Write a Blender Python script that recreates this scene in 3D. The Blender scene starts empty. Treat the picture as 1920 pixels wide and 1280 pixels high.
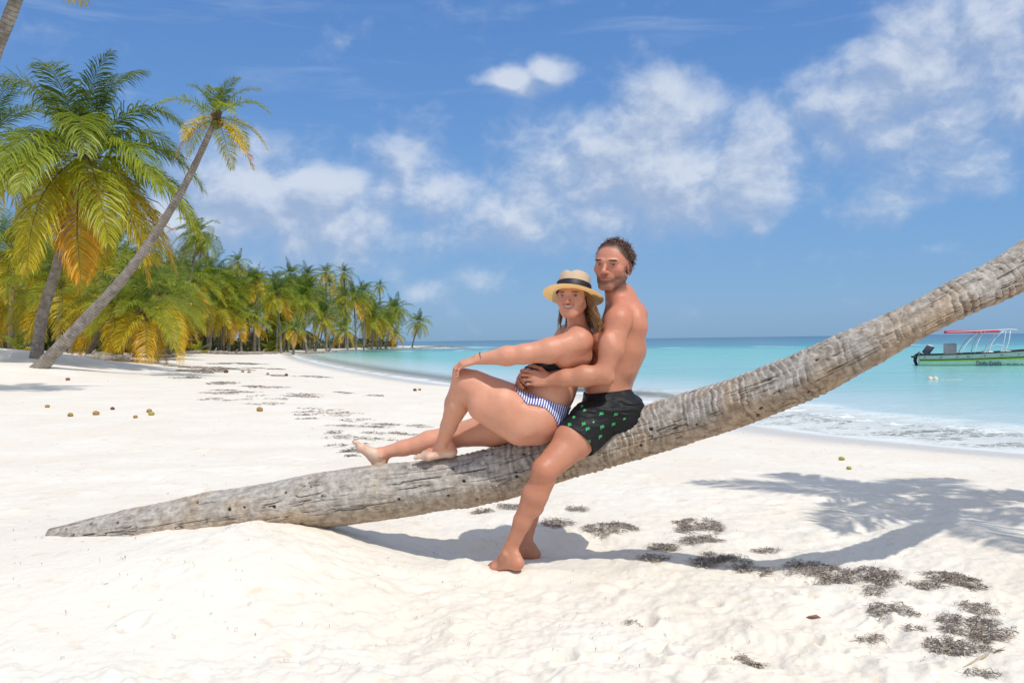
import bpy, math, random
import numpy as np
from mathutils import Vector, Matrix
rnd = random.Random(7)
RNG = np.random.default_rng(11)
HSC = 1.0
SC = bpy.context.scene
COL = SC.collection
# ------------------------------------------------------------------ camera
FOC, CAMZ = 1600.0, 1.13            # focal length in pixels of the 1920 px photograph, eye height (m)
ROLL, PITCH = math.atan(0.0132), -math.atan(2.7/1600)
R_ = np.array([math.cos(ROLL), 0, -math.sin(ROLL)])
F0 = np.array([0, math.cos(PITCH), math.sin(PITCH)])
U0 = np.array([0, -math.sin(PITCH), math.cos(PITCH)])
XA = np.array([1.0, 0, 0])
R_ = math.cos(ROLL)*XA - math.sin(ROLL)*U0
U_ = math.sin(ROLL)*XA + math.cos(ROLL)*U0
CAMP = np.array([0, 0, CAMZ])
def P(px, py, D):
    return CAMP + D*(F0 + (px-960)/FOC*R_ - (py-640)/FOC*U_)
def G(px, py, z=0.0):
    d = F0 + (px-960)/FOC*R_ - (py-640)/FOC*U_
    return CAMP + d*((z-CAMZ)/d[2])
cd = bpy.data.cameras.new('camera'); cam = bpy.data.objects.new('camera', cd); COL.objects.link(cam)
cd.lens = 30.0; cd.sensor_width = 36.0; cd.clip_end = 20000; cd.clip_start = 0.05
M = Matrix(((R_[0], U_[0], -F0[0], 0), (R_[1], U_[1], -F0[1], 0), (R_[2], U_[2], -F0[2], CAMZ), (0, 0, 0, 1)))
cam.matrix_world = M
SC.camera = cam
SC.view_settings.view_transform = 'Standard'; SC.view_settings.look = 'None'
SC.view_settings.gamma = 1.0; SC.view_settings.exposure = 0.0
SC.render.resolution_x, SC.render.resolution_y = 1024, 682
SC.cycles.max_bounces = 6; SC.cycles.transparent_max_bounces = 8
# ------------------------------------------------------------------ sun
SUNV = np.array([0.35, -0.50, 1.0]); SUNV /= np.linalg.norm(SUNV)       # towards the sun
sl = bpy.data.lights.new('sun', 'SUN'); sl.energy = 3.2; sl.angle = math.radians(0.53); sl.color = (1.0, 0.955, 0.88)
so = bpy.data.objects.new('sun', sl); COL.objects.link(so)
so.rotation_euler = Vector(SUNV).to_track_quat('Z', 'Y').to_euler()
SUN_EL = math.asin(SUNV[2]); SUN_AZ = math.atan2(SUNV[0], SUNV[1])
# ------------------------------------------------------------------ node helpers
class NT:
    def __init__(s, tree): s.t = tree; s.n = tree.nodes; s.l = tree.links
    def put(s, sock, v):
        if isinstance(v, bpy.types.NodeSocket): s.l.new(v, sock)
        elif v is not None: sock.default_value = v
    def math(s, op, a, b=None, c=None, clamp=False):
        n = s.n.new('ShaderNodeMath'); n.operation = op; n.use_clamp = clamp
        s.put(n.inputs[0], a); s.put(n.inputs[1], b)
        if c is not None: s.put(n.inputs[2], c)
        return n.outputs[0]
    def vmath(s, op, a, b=None, out=0):
        n = s.n.new('ShaderNodeVectorMath'); n.operation = op
        s.put(n.inputs[0], a)
        if b is not None: s.put(n.inputs[3 if op == 'SCALE' else 1], b)
        return n.outputs['Value' if out == 'Value' else 0]
    def noise(s, vec, scale, detail=4, rough=0.55, dist=0.0, out='Fac', w=None):
        n = s.n.new('ShaderNodeTexNoise'); s.put(n.inputs['Vector'], vec)
        n.inputs['Scale'].default_value = scale; n.inputs['Detail'].default_value = detail
        n.inputs['Roughness'].default_value = rough; n.inputs['Distortion'].default_value = dist
        return n.outputs[out]
    def voro(s, vec, scale, feature='F1', out='Distance', rand=1.0):
        n = s.n.new('ShaderNodeTexVoronoi'); n.feature = feature; s.put(n.inputs['Vector'], vec)
        n.inputs['Scale'].default_value = scale; n.inputs['Randomness'].default_value = rand
        return n.outputs[out]
    def mr(s, v, a, b, c=0.0, d=1.0, kind='SMOOTHSTEP'):
        n = s.n.new('ShaderNodeMapRange'); n.interpolation_type = kind
        s.put(n.inputs['Value'], v)
        for k, x in zip(('From Min', 'From Max', 'To Min', 'To Max'), (a, b, c, d)): s.put(n.inputs[k], x)
        return n.outputs[0]
    def mix(s, f, a, b, mode='MIX'):
        n = s.n.new('ShaderNodeMix'); n.data_type = 'RGBA'; n.blend_type = mode
        s.put(n.inputs[0], f); s.put(n.inputs[6], s.c4(a)); s.put(n.inputs[7], s.c4(b))
        return n.outputs[2]
    def c4(s, c): return (*c, 1.0) if isinstance(c, (tuple, list)) and len(c) == 3 else c
    def ramp(s, f, stops, interp='LINEAR'):
        n = s.n.new('ShaderNodeValToRGB'); s.put(n.inputs[0], f); cr = n.color_ramp; cr.interpolation = interp
        while len(cr.elements) < len(stops): cr.elements.new(0.5)
        for e, (p, c) in zip(cr.elements, stops): e.position = p; e.color = s.c4(c)
        return n.outputs[0]
    def attr(s, name, out='Color'):
        n = s.n.new('ShaderNodeAttribute'); n.attribute_name = name; return n.outputs[out]
    def bump(s, h, strength=0.5, dist=0.01, normal=None):
        n = s.n.new('ShaderNodeBump'); n.inputs['Strength'].default_value = strength
        n.inputs['Distance'].default_value = dist; s.put(n.inputs['Height'], h)
        if normal is not None: s.l.new(normal, n.inputs['Normal'])
        return n.outputs[0]
    def coord(s, out='Object'):
        n = s.n.new('ShaderNodeTexCoord'); return n.outputs[out]
    def pos(s):
        return s.n.new('ShaderNodeNewGeometry').outputs['Position']
    def scale(s, v, sc):
        return s.vmath('MULTIPLY', v, tuple(sc))
def new_mat(name):
    m = bpy.data.materials.new(name); m.use_nodes = True
    nt = NT(m.node_tree); b = m.node_tree.nodes['Principled BSDF']
    return m, nt, b
def simple(name, col, rough=0.6, metal=0.0, var=0.12, scale=8.0, bump=0.0, bscale=60.0, spec=0.5):
    m, t, b = new_mat(name)
    c = t.coord()
    n = t.noise(c, scale, 4)
    col2 = tuple(max(0, x*(1-var*2)) for x in col); col3 = tuple(min(1, x*(1+var)) for x in col)
    t.put(b.inputs['Base Color'], t.mix(t.mr(n, .3, .7), col2, col3))
    b.inputs['Roughness'].default_value = rough; b.inputs['Metallic'].default_value = metal
    b.inputs['Specular IOR Level'].default_value = spec
    if bump: t.put(b.inputs['Normal'], t.bump(t.noise(c, bscale, 3), bump, 0.005))
    return m
# ------------------------------------------------------------------ sky
W = bpy.data.worlds.new('World'); SC.world = W; W.use_nodes = True
wt = NT(W.node_tree); bg = W.node_tree.nodes['Background']
sky = W.node_tree.nodes.new('ShaderNodeTexSky'); sky.sky_type = 'NISHITA'; sky.sun_disc = False
sky.sun_elevation = SUN_EL; sky.sun_rotation = SUN_AZ
sky.air_density = 1.0; sky.dust_density = 0.6; sky.ozone_density = 2.0; sky.altitude = 0
gen = wt.coord('Generated')
sep = W.node_tree.nodes.new('ShaderNodeSeparateXYZ'); W.node_tree.links.new(gen, sep.inputs[0])
az = wt.math('ARCTAN2', sep.outputs[0], sep.outputs[1]); el = wt.math('ARCSINE', sep.outputs[2])
cmb = W.node_tree.nodes.new('ShaderNodeCombineXYZ')
W.node_tree.links.new(az, cmb.inputs[0]); W.node_tree.links.new(el, cmb.inputs[1])
AE = cmb.outputs[0]
def azel(px, py):
    d = P(px, py, 1.0)-CAMP; d /= np.linalg.norm(d)
    return math.atan2(d[0], d[1]), math.asin(d[2])
# cumulus: (centre px, py, half width, half height, weight)
CLOUDS = [(960,150,60,26,1.0),(1030,128,45,24,.95),(800,215,55,30,.42),(1320,190,45,35,.62),(1245,225,95,75,.95),
 (1150,270,120,65,.95),(1420,260,55,60,1.0),(1400,330,100,85,.92),(1220,330,160,90,1.05),(1060,340,110,80,.9),(960,250,60,55,.5),
 (1130,400,160,60,.95),(960,405,150,60,.85),(760,300,70,50,.7),(800,380,120,60,.9),(610,360,75,50,1.1),(640,420,130,60,.9),
 (440,350,110,60,.9),(520,430,180,60,.85),(360,420,120,70,.85),(760,460,150,30,.6),(520,275,130,45,.6),(1260,405,60,35,.75),
 (890,525,45,30,.72),(840,545,110,22,.5),(1830,60,150,85,.85),(1720,150,140,75,.95),(1600,190,110,55,.85),(1780,210,170,70,.85),
 (1570,290,80,70,.6),(1800,300,110,50,.62),(1690,370,75,50,.6),(1580,400,50,25,.52),(1850,330,80,60,.4),(280,150,50,50,.35),
 (1180,110,40,30,.3),(430,460,110,40,.7),(600,470,130,40,.75),(770,440,130,50,.7),(980,440,130,40,.75),(1350,400,70,40,.5),(1300,480,200,14,.28),(1600,480,280,12,.3)]
grp = bpy.data.node_groups.new('cloud_density', 'ShaderNodeTree')
grp.interface.new_socket('Vector', in_out='INPUT', socket_type='NodeSocketVector')
grp.interface.new_socket('Density', in_out='OUTPUT', socket_type='NodeSocketFloat')
gt = NT(grp); gi = grp.nodes.new('NodeGroupInput'); go = grp.nodes.new('NodeGroupOutput')
V = gi.outputs[0]
warp = gt.noise(V, 9.0, 3, 0.6, out='Color')
V2 = gt.vmath('ADD', V, gt.scale(gt.vmath('SUBTRACT', warp, (0.5, 0.5, 0.5)), (.05, .04, 0)))
acc = None
for (cx, cy, hw, hh, w) in CLOUDS:
    a, e = azel(cx, cy)
    d = gt.scale(gt.vmath('SUBTRACT', V2, (a, e, 0)), (FOC/hw/1.75, FOC/hh/1.75, 0))
    ln = gt.vmath('LENGTH', d, out='Value')
    v = gt.mr(ln, 0.0, 1.35, w, 0.0)
    acc = v if acc is None else gt.math('SMOOTH_MAX', acc, v, 0.25)
f1 = gt.noise(gt.scale(V2, (1, 1.25, 0)), 8.5, 8, 0.60, 0.1)
puff = gt.voro(gt.vmath('ADD', V2, gt.vmath('SCALE', gt.noise(V2, 30.0, 3, 0.6, out='Color'), .02)), 26.0, 'SMOOTH_F1')
f2 = gt.noise(gt.scale(V2, (1, 1.3, 0)), 42.0, 5, 0.6)
tot = gt.math('ADD', acc, gt.math('MULTIPLY', gt.math('SUBTRACT', f1, 0.5), 1.15))
tot = gt.math('ADD', tot, gt.math('MULTIPLY', gt.math('SUBTRACT', f2, 0.5), 0.38))
tot = gt.math('ADD', tot, gt.math('MULTIPLY', gt.math('SUBTRACT', 0.42, puff), 0.32))
grp.links.new(tot, go.inputs[0])
def dens(vec):
    n = W.node_tree.nodes.new('ShaderNodeGroup'); n.node_tree = grp; W.node_tree.links.new(vec, n.inputs[0]); return n.outputs[0]
d0 = dens(AE); d1 = dens(wt.vmath('ADD', AE, (0.012, 0.020, 0)))
cov = wt.mr(d0, 0.24, 0.98, 0.0, 1.0)
lit = wt.mr(wt.math('SUBTRACT', d0, d1), -0.20, 0.30, 0.0, 1.0)
thick = wt.mr(d0, 0.5, 1.5)
ccol = wt.mix(lit, (0.38, 0.48, 0.67), (0.70, 0.76, 0.86))
# thin high streaks
st = wt.noise(wt.scale(AE, (2.2, 14.0, 0)), 2.4, 6, 0.55, 0.6)
streak = wt.math('MULTIPLY', wt.mr(st, 0.50, 0.85, 0.0, 0.30), wt.mr(el, 0.12, 0.38))
# blue: nishita, evened out towards the measured blue of this sky
ss = wt.vmath('SCALE', sky.outputs[0], 0.115)
elr = wt.mr(el, 0.0, 0.42, 0.0, 1.0, 'LINEAR')
blue = wt.ramp(elr, [(0.0, (.175, .375, .63)), (0.10, (.17, .375, .68)), (0.35, (.15, .35, .70)), (0.65, (.115, .29, .66)), (1.0, (.085, .235, .60))])
skyc = wt.mix(0.80, ss, blue)
# haze and bright cloud added outside the view, to whiten the fill light
aab = wt.math('ABSOLUTE', az)
outside = wt.math('MAXIMUM', wt.mr(aab, .75, 1.2), wt.mr(el, .50, .85), clamp=True)
oc = wt.mr(wt.noise(gen, 2.6, 5, .6), .44, .56)
skyc = wt.mix(wt.math('MULTIPLY', outside, wt.math('ADD', wt.math('MULTIPLY', oc, .62), .20)), skyc, (.84, .86, .90))
c1 = wt.mix(streak, skyc, (0.60, 0.70, 0.86))
c2 = wt.mix(wt.math('MULTIPLY', cov, 0.84), c1, ccol)
W.node_tree.links.new(c2, bg.inputs['Color']); bg.inputs['Strength'].default_value = 1.0
# ------------------------------------------------------------------ object helpers
def link(o): COL.objects.link(o); return o
def tag(o, label=None, cat=None, group=None, kind=None):
    if label: o['label'] = label
    if cat: o['category'] = cat
    if group: o['group'] = group
    if kind: o['kind'] = kind
    return o
def empty(name, loc=(0, 0, 0)):
    o = bpy.data.objects.new(name, None); o.empty_display_size = 0.1; o.location = tuple(float(x) for x in loc); return link(o)
def mesh_np(name, V, F, mats=(), smooth=True, parent=None, cols=None, attrs=None, mi=None, uv=None):
    """V (n,3), F list/array of quads or tris (same arity array) or list of arrays of mixed arity."""
    me = bpy.data.meshes.new(name)
    Fs = F if isinstance(F, list) else [F]
    Fs = [np.asarray(f, dtype=np.int32) for f in Fs if len(f)]
    V = np.asarray(V, dtype=np.float32)
    me.vertices.add(len(V)); me.vertices.foreach_set('co', V.ravel())
    loops = np.concatenate([f.ravel() for f in Fs]); tot = np.concatenate([np.full(len(f), f.shape[1], np.int32) for f in Fs])
    st = np.concatenate([[0], np.cumsum(tot)[:-1]]).astype(np.int32)
    me.loops.add(len(loops)); me.loops.foreach_set('vertex_index', loops)
    me.polygons.add(len(tot)); me.polygons.foreach_set('loop_start', st)
    me.polygons.foreach_set('loop_total', tot)
    me.polygons.foreach_set('use_smooth', np.full(len(tot), smooth, bool))
    for m in (mats if isinstance(mats, (list, tuple)) else [mats]): me.materials.append(m)
    if mi is not None: me.polygons.foreach_set('material_index', np.asarray(mi, np.int32))
    if cols is not None:
        a = me.color_attributes.new('Col', 'FLOAT_COLOR', 'POINT')
        c4 = np.ones((len(V), 4), np.float32); c4[:, :3] = cols; a.data.foreach_set('color', c4.ravel())
    for k, v in (attrs or {}).items():
        a = me.attributes.new(k, 'FLOAT', 'POINT'); a.data.foreach_set('value', np.asarray(v, np.float32))
    me.update(calc_edges=True); me.validate()
    o = bpy.data.objects.new(name, me); link(o)
    if parent is not None: o.parent = parent
    return o
# lattice value noise
def _h(ix, iy, iz, seed):
    n = (ix*374761393 + iy*668265263 + iz*1274126177 + seed*974634777) & 0xffffffff
    n = ((n ^ (n >> 13))*1274126177) & 0xffffffff
    n = n ^ (n >> 16)
    return (n & 0xffffff)/float(0xffffff)
def vnoise(x, y, z=0.0, seed=0):
    x = np.asarray(x, float); y = np.asarray(y, float); z = np.asarray(z, float)+np.zeros_like(x)
    ix, iy, iz = np.floor(x).astype(np.int64), np.floor(y).astype(np.int64), np.floor(z).astype(np.int64)
    fx, fy, fz = x-ix, y-iy, z-iz
    fx, fy, fz = [f*f*f*(f*(f*6-15)+10) for f in (fx, fy, fz)]
    r = 0
    for a in (0, 1):
        for b in (0, 1):
            for c in (0, 1):
                w = (fx if a else 1-fx)*(fy if b else 1-fy)*(fz if c else 1-fz)
                r = r + w*_h(ix+a, iy+b, iz+c, seed)
    return r*2-1
def fbm(x, y, z=0.0, oct=4, seed=0, rough=0.5, ridged=False):
    a, s, r = 1.0, 0.0, 0
    x, y, z = np.asarray(x, float), np.asarray(y, float), np.asarray(z, float)
    for i in range(oct):
        n = vnoise(x*2**i+i*17.3, y*2**i-i*9.1, z*2**i, seed+i)
        if ridged: n = 1-2*np.abs(n)
        r = r+a*n; s += a; a *= rough
    return r/s
def sstep(a, b, x):
    t = np.clip((x-a)/(b-a), 0, 1); return t*t*(3-2*t)
def unit(v): v = np.asarray(v, float); return v/np.linalg.norm(v)
def tube_np(pts, rad, n=8, cap=True):
    """tapered tube through points; returns V, quads, tris"""
    pts = np.asarray(pts, float); m = len(pts); rad = np.broadcast_to(np.asarray(rad, float), (m,))
    T = np.gradient(pts, axis=0); T /= np.linalg.norm(T, axis=1)[:, None]+1e-9
    ref = np.array([0, 0, 1.0]) if abs(T[0][2]) < .9 else np.array([1.0, 0, 0])
    A = np.zeros_like(pts); a = np.cross(T[0], ref); a /= np.linalg.norm(a)
    for i in range(m):
        a = a-T[i]*np.dot(a, T[i]); a /= np.linalg.norm(a)+1e-9; A[i] = a
    Bn = np.cross(T, A); th = np.arange(n)*2*math.pi/n
    V = pts[:, None]+rad[:, None, None]*(np.cos(th)[None, :, None]*A[:, None]+np.sin(th)[None, :, None]*Bn[:, None])
    V = V.reshape(-1, 3); i = np.arange(m-1)[:, None]; j = np.arange(n)[None]; jn = (j+1) % n
    Q = np.stack([i*n+j, i*n+jn, (i+1)*n+jn, (i+1)*n+j], -1).reshape(-1, 4)
    Tt = np.zeros((0, 3), int)
    if cap:
        V = np.vstack([V, pts[0], pts[-1]]); a0, a1 = len(V)-2, len(V)-1; j = np.arange(n)
        Tt = np.vstack([np.stack([np.full(n, a0), (j+1) % n, j], 1), np.stack([np.full(n, a1), (m-1)*n+j, (m-1)*n+(j+1) % n], 1)])
    return V, Q, Tt
class MB:
    """collects pieces and links them as ONE mesh object"""
    def __init__(s): s.V = []; s.F = {3: [], 4: []}; s.n = 0; s.MI = {3: [], 4: []}; s.C = []
    def add(s, V, *Fs, mi=0, col=None):
        V = np.asarray(V, float)
        for F in Fs:
            F = np.asarray(F, int)
            if len(F): s.F[F.shape[1]].append(F+s.n); s.MI[F.shape[1]].append(np.full(len(F), mi))
        s.V.append(V); s.n += len(V)
        c = np.ones((len(V), 3)) if col is None else np.broadcast_to(np.asarray(col, float), (len(V), 3))
        s.C.append(c); return s
    def tube(s, pts, rad, n=8, cap=True, mi=0, col=None): return s.add(*tube_np(pts, rad, n, cap), mi=mi, col=col)
    def box(s, c, size, rot=None, bev=0.0, mi=0, col=None):
        h = np.asarray(size, float)/2; b = min(bev, *(h*.9)) if bev else 0
        if not b:
            V = np.array([[x, y, z] for x in (-1, 1) for y in (-1, 1) for z in (-1, 1)])*h
            F = [[0, 1, 3, 2], [4, 6, 7, 5], [0, 4, 5, 1], [2, 3, 7, 6], [0, 2, 6, 4], [1, 5, 7, 3]]
        else:
            V = []; idx = {}
            for x in (-1, 1):
                for y in (-1, 1):
                    for z in (-1, 1):
                        for k in range(3):
                            q = np.array([x, y, z])*h; q2 = q.copy()
                            for kk in range(3):
                                if kk != k: q2[kk] -= np.sign(q[kk])*b
                            idx[(x, y, z, k)] = len(V); V.append(q2)
            V = np.array(V); F = []; T3 = []
            for k in range(3):
                o1, o2 = [i for i in range(3) if i != k]
                for sg in (-1, 1):
                    def key(a, bb):
                        q = [0, 0, 0]; q[k] = sg; q[o1] = a; q[o2] = bb; return idx[(*q, k)]
                    f = [key(-1, -1), key(1, -1), key(1, 1), key(-1, 1)]; F.append(f)
                for a in (-1, 1):
                    for bb in (-1, 1):
                        def e(sg, kk):
                            q = [0, 0, 0]; q[k] = sg; q[o1] = a; q[o2] = bb; return idx[(*q, kk)]
                        F.append([e(-1, o1), e(1, o1), e(1, o2), e(-1, o2)])
            for x in (-1, 1):
                for y in (-1, 1):
                    for z in (-1, 1): T3.append([idx[(x, y, z, k)] for k in range(3)])
            Fq = np.array(F); Tq = np.array(T3)
            def orient(A):
                out = []
                for f in A:
                    p = V[f]; nn = np.cross(p[1]-p[0], p[2]-p[0])
                    out.append(f if np.dot(nn, p.mean(0)) > 0 else f[::-1])
                return np.array(out)
            F, T3 = orient(Fq), orient(Tq)
        if rot is not None: V = V@np.asarray(rot).T
        V = V+np.asarray(c, float)
        return s.add(V, F, T3, mi=mi, col=col) if b else s.add(V, F, mi=mi, col=col)
    def ell(s, c, r, rot=None, n=16, m=10, mi=0, col=None, noise=0.0, seed=0):
        th = np.linspace(0, math.pi, m+1)[1:-1]; ph = np.arange(n)*2*math.pi/n
        V = np.stack([np.sin(th)[:, None]*np.cos(ph), np.sin(th)[:, None]*np.sin(ph), np.cos(th)[:, None]+0*ph], -1).reshape(-1, 3)
        V = np.vstack([V, [0, 0, 1], [0, 0, -1]])
        if noise: V = V*(1+noise*vnoise(V[:, 0]*1.7+seed, V[:, 1]*1.7, V[:, 2]*1.7, seed))[:, None]
        V = V*np.asarray(r, float)
        if rot is not None: V = V@np.asarray(rot).T
        k = m-1; i = np.arange(k-1)[:, None]; j = np.arange(n)[None]; jn = (j+1) % n
        Q = np.stack([i*n+j, (i+1)*n+j, (i+1)*n+jn, i*n+jn], -1).reshape(-1, 4)
        j = np.arange(n); T = np.vstack([np.stack([np.full(n, k*n), j, (j+1) % n], 1), np.stack([np.full(n, k*n+1), (k-1)*n+(j+1) % n, (k-1)*n+j], 1)])
        return s.add(V+np.asarray(c, float), Q, T, mi=mi, col=col)
    def build(s, name, mats, parent=None, smooth=True, cols=False):
        Fs = []; MI = []
        for k in (3, 4):
            if s.F[k]: Fs.append(np.vstack(s.F[k])); MI.append(np.concatenate(s.MI[k]))
        return mesh_np(name, np.vstack(s.V), Fs, mats, smooth, parent, cols=np.vstack(s.C) if cols else None, mi=np.concatenate(MI))
def rel(root, V): return np.asarray(V)-np.array(root.location)
# ------------------------------------------------------------------ land and sea
SEA = -0.35
_sh = [(1920,852),(1800,842),(1650,828),(1500,812),(1380,794),(1240,762),(1120,742),(980,731),(840,722),(760,711),(700,701),(640,691),(595,681),(560,672),(548,665),(572,659.5),(640,656.5),(700,654.3),(760,652.6),(820,652.6),(868,652.6)]
SHORE = [(-4000, 3800), (-900, 900), (-260, 380), (-90, 262), (-40, 236), (-14, 205)]
_pp = [tuple(G(a, b, SEA)[:2]) for a, b in _sh]
_front = [(60, -30), (26, -6), (14, 4.5)]
SHORE_PTS = np.array(_front+_pp+SHORE[::-1], float)
def shore_sd(x, y):
    """signed distance to the waterline, positive on land"""
    x = np.asarray(x, float); y = np.asarray(y, float)
    best = np.full(x.shape, 1e18); sgn = np.zeros(x.shape)
    A, Bp = SHORE_PTS[:-1], SHORE_PTS[1:]
    inside = np.zeros(x.shape, bool)
    for (ax, ay), (bx, by) in zip(A, Bp):
        dx, dy = bx-ax, by-ay; L2 = dx*dx+dy*dy
        t = np.clip(((x-ax)*dx+(y-ay)*dy)/L2, 0, 1)
        best = np.minimum(best, (x-ax-t*dx)**2+(y-ay-t*dy)**2)
    # polygon test, land closed through the far left and behind the camera
    poly = np.vstack([SHORE_PTS, [(-6000, 3800), (-6000, -600), (60, -600)]])
    n = len(poly)
    for i in range(n):
        ax, ay = poly[i]; bx, by = poly[(i+1) % n]
        if ay == by: continue
        c = ((ay > y) != (by > y)) & (x < (bx-ax)*(y-ay)/(by-ay)+ax)
        inside ^= c
    return np.where(inside, 1, -1)*np.sqrt(best)
_hd = np.array([-4000, -400, -130, -60, -20, -6, 0, 2.5, 5, 8, 14, 19, 26, 60, 6000.])
_hz = np.array([-25, -6, -2.2, -1.6, -0.9, -0.40, 0, .16, .28, .35, .48, .80, 1.15, 1.4, 2.0])
def onground(px, py, d0=3.0, d1=260.0):
    D = np.geomspace(d0, d1, 700); Q = np.array([P(px, py, d) for d in D]); h = ground_h(Q[:, 0].copy(), Q[:, 1].copy(), fine=False)
    k = np.where(Q[:, 2] < h)[0]
    return np.array([Q[k[0]][0], Q[k[0]][1], h[k[0]]]) if len(k) else None
def gpt(px, D, dz=0.0):
    q = P(px, 640, D); return np.array([q[0], q[1], float(ground_h(np.array([q[0]]), np.array([q[1]]))[0])+dz])
def base_h(x, y, sd=None):
    x = np.asarray(x, float); y = np.asarray(y, float)
    if sd is None: sd = shore_sd(x, y)
    z = SEA+np.interp(sd, _hd, _hz)
    # flat where the sitters are, level 0
    r2 = ((x-0.3)/3.2)**2+((y-4.5)/2.6)**2
    w = np.exp(-r2**1.5)
    z = z*(1-w)+w*0.0
    # dune bank under the near palms on the left
    z = z+sstep(4, 14, sd)*(0.80*np.exp(-(((x+21)/6.0)**2+((y-34.0)/5.0)**2))+.42*np.exp(-(((x+34)/15.)**2+((y-64.0)/24.)**2))+.35*np.exp(-(((x+24)/7.)**2+((y-44.0)/7.)**2)))+0.40*np.exp(-(((x+16)/3.2)**2+((y-27.0)/3.0)**2))
    return z
def ground_h(x, y, sd=None, fine=True):
    x = np.asarray(x, float); y = np.asarray(y, float)
    if sd is None: sd = shore_sd(x, y)
    z = base_h(x, y, sd)
    # drift of sand heaped over the buried end of the fallen trunk
    m = sstep(0.15, -1.15, x)*np.exp(-np.maximum(0, np.abs(y-4.25)-0.25)**2/0.45)
    tx = np.interp(x, [-3.2, -2.45, -1.95, -1.3, -1.0, -.72, -0.45, 0.0], [.03, .085, .13, .215, .18, .12, .06, 0.0])
    z = z+tx*np.where(m > 0, np.clip(m*1.0, 0, 1), 0)
    # scooped hollow under the trunk where its shadow falls
    z = z-0.060*np.exp(-(((x+0.05)/.75)**2+((y-4.66)/0.20)**2))+.03*fbm(x*5,y*5,0,3,77)*np.exp(-(((x+.1)/.8)**2+((y-4.8)/.25)**2))
    z = z+0.034*np.exp(-(((x-0.02)/.35)**2+((y-4.13)/0.10)**2))+.045*np.exp(-(((x+.235)/.11)**2+((y-4.225)/.10)**2))
    wave = sstep(-0.2, 3.5, sd)
    z = z+wave*(0.045*fbm(x*.55, y*.55, 0, 3, 3)+0.010*fbm(x*2.1, y*2.1, 0, 3, 5))
    if fine:
        near = np.exp(-np.maximum(0, y-3.0)/3.2)
        tr = sstep(.02, .5, fbm(x*.8+4, y*.9, 0, 2, 21)+.42)      # trampled stretches
        z = z+wave*near*tr*(0.046*fbm(x*4.6, y*4.6, 0, 4, 9, .55)+0.013*fbm(x*13, y*13, 0, 3, 12, .6))
        z = z+wave*near*0.0035*fbm(x*24, y*24, 0, 2, 15)
        for (fx, fy, L, wd, dp, a) in DENTS:
            c, s = math.cos(a), math.sin(a); u = (x-fx)*c+(y-fy)*s; v = -(x-fx)*s+(y-fy)*c
            q = (u/L)**2+(v/wd)**2
            sel = q < 9
            if sel.any():
                qq = q[sel]
                z[sel] += -dp*np.exp(-qq*1.6)+dp*.35*np.exp(-(np.sqrt(qq)-1.45)**2*6)
    return z
DENTS = []
_r = random.Random(5)
for (px, py) in [(1045,1235),(1065,1250),(1235,1215),(1240,1232),(1340,1250),(1355,1238),(1465,1175),(1515,1205),(1530,1210),(1560,1220),(1640,1170),(1655,1165),(1335,1135),(1480,1120),(1500,1125),
                 (1150,1105),(1180,1090),(1040,1110),(1310,1280),(1700,1270),(1600,1250),(760,1155),(420,1100),(330,1150),(640,1120),(880,1180),(250,1210),(560,1230),(1450,1262),(940,1110),(1630,1230),(1210,1160)]:
    g = G(px, py); DENTS.append((g[0], g[1], _r.uniform(.035, .075), _r.uniform(.025, .045), _r.uniform(.018, .038), _r.uniform(0, 3.1)))
for (px, py) in [(1475,950),(1560,932),(1602,930),(1605,971),(1660,940),(1690,955),(1640,990),(1500,992),(1560,1005),(1720,1000),(1780,940),(1830,955),(1870,965),(1900,958),(1480,938),(1530,925),
                 (1420,960),(1545,968),(1800,990),(1590,1012),(1700,930),(1330,920),(1250,935),(1380,1010),(1760,970),(1120,1010)]:
    g = G(px, py); DENTS.append((g[0], g[1], .11*_r.uniform(.8, 1.2), .05, _r.uniform(.014, .026), _r.uniform(-.5, .5)))
for i in range(150):
    d = _r.uniform(6, 16); X = _r.uniform(-.55, .5)*d
    DENTS.append((X, d, _r.uniform(.07, .14), _r.uniform(.04, .07), _r.uniform(.008, .02), _r.uniform(0, 3.1)))
# polar grid around the camera, fine where it shows large
NA, NR = 900, 760
th = np.concatenate([np.linspace(-math.pi, -.66, 40, endpoint=False), np.linspace(-.66, .66, NA, endpoint=False), np.linspace(.66, math.pi, 41)])
rr = np.concatenate([[0.0, .8, 1.6], np.geomspace(2.2, 9.0, 430, endpoint=False), np.geomspace(9.0, 60, 220, endpoint=False), np.geomspace(60, 9000, 110)])
TH, RR = np.meshgrid(th, rr)
gx, gy = (RR*np.sin(TH)), (RR*np.cos(TH))
sdg = shore_sd(gx.ravel(), gy.ravel())
gz = ground_h(gx.ravel(), gy.ravel(), sdg)
Vg = np.stack([gx.ravel(), gy.ravel(), gz], 1)
n1, n2 = TH.shape
i = np.arange(n1-1)[:, None]; j = np.arange(n2-1)[None]
Qg = np.stack([i*n2+j, (i+1)*n2+j, (i+1)*n2+j+1, i*n2+j+1], -1).reshape(-1, 4)[:, ::-1]
m, t, b = new_mat('coral_sand')
p = t.pos()
big = t.noise(p, 0.9, 5, .55); mid = t.noise(p, 9.0, 5, .6); fin = t.noise(p, 210.0, 3, .7); fin2 = t.noise(p, 75.0, 4, .65)
c = t.mix(t.mr(big, .35, .7), (.76, .695, .59), (.79, .745, .66))
c = t.mix(t.mr(mid, .54, .74, 0, .7), c, (.69, .575, .44))
c = t.mix(t.mr(fin, .62, .80, 0, .40), c, (.52, .45, .36))
speck = t.mr(t.voro(p, 26.0), .0, .085, .75, 0.0)
speck = t.math('MULTIPLY', speck, t.mr(t.noise(p, 1.7, 3), .48, .62))
c = t.mix(speck, c, (.30, .25, .20))
sdn = t.attr('sd', 'Fac')
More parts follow.
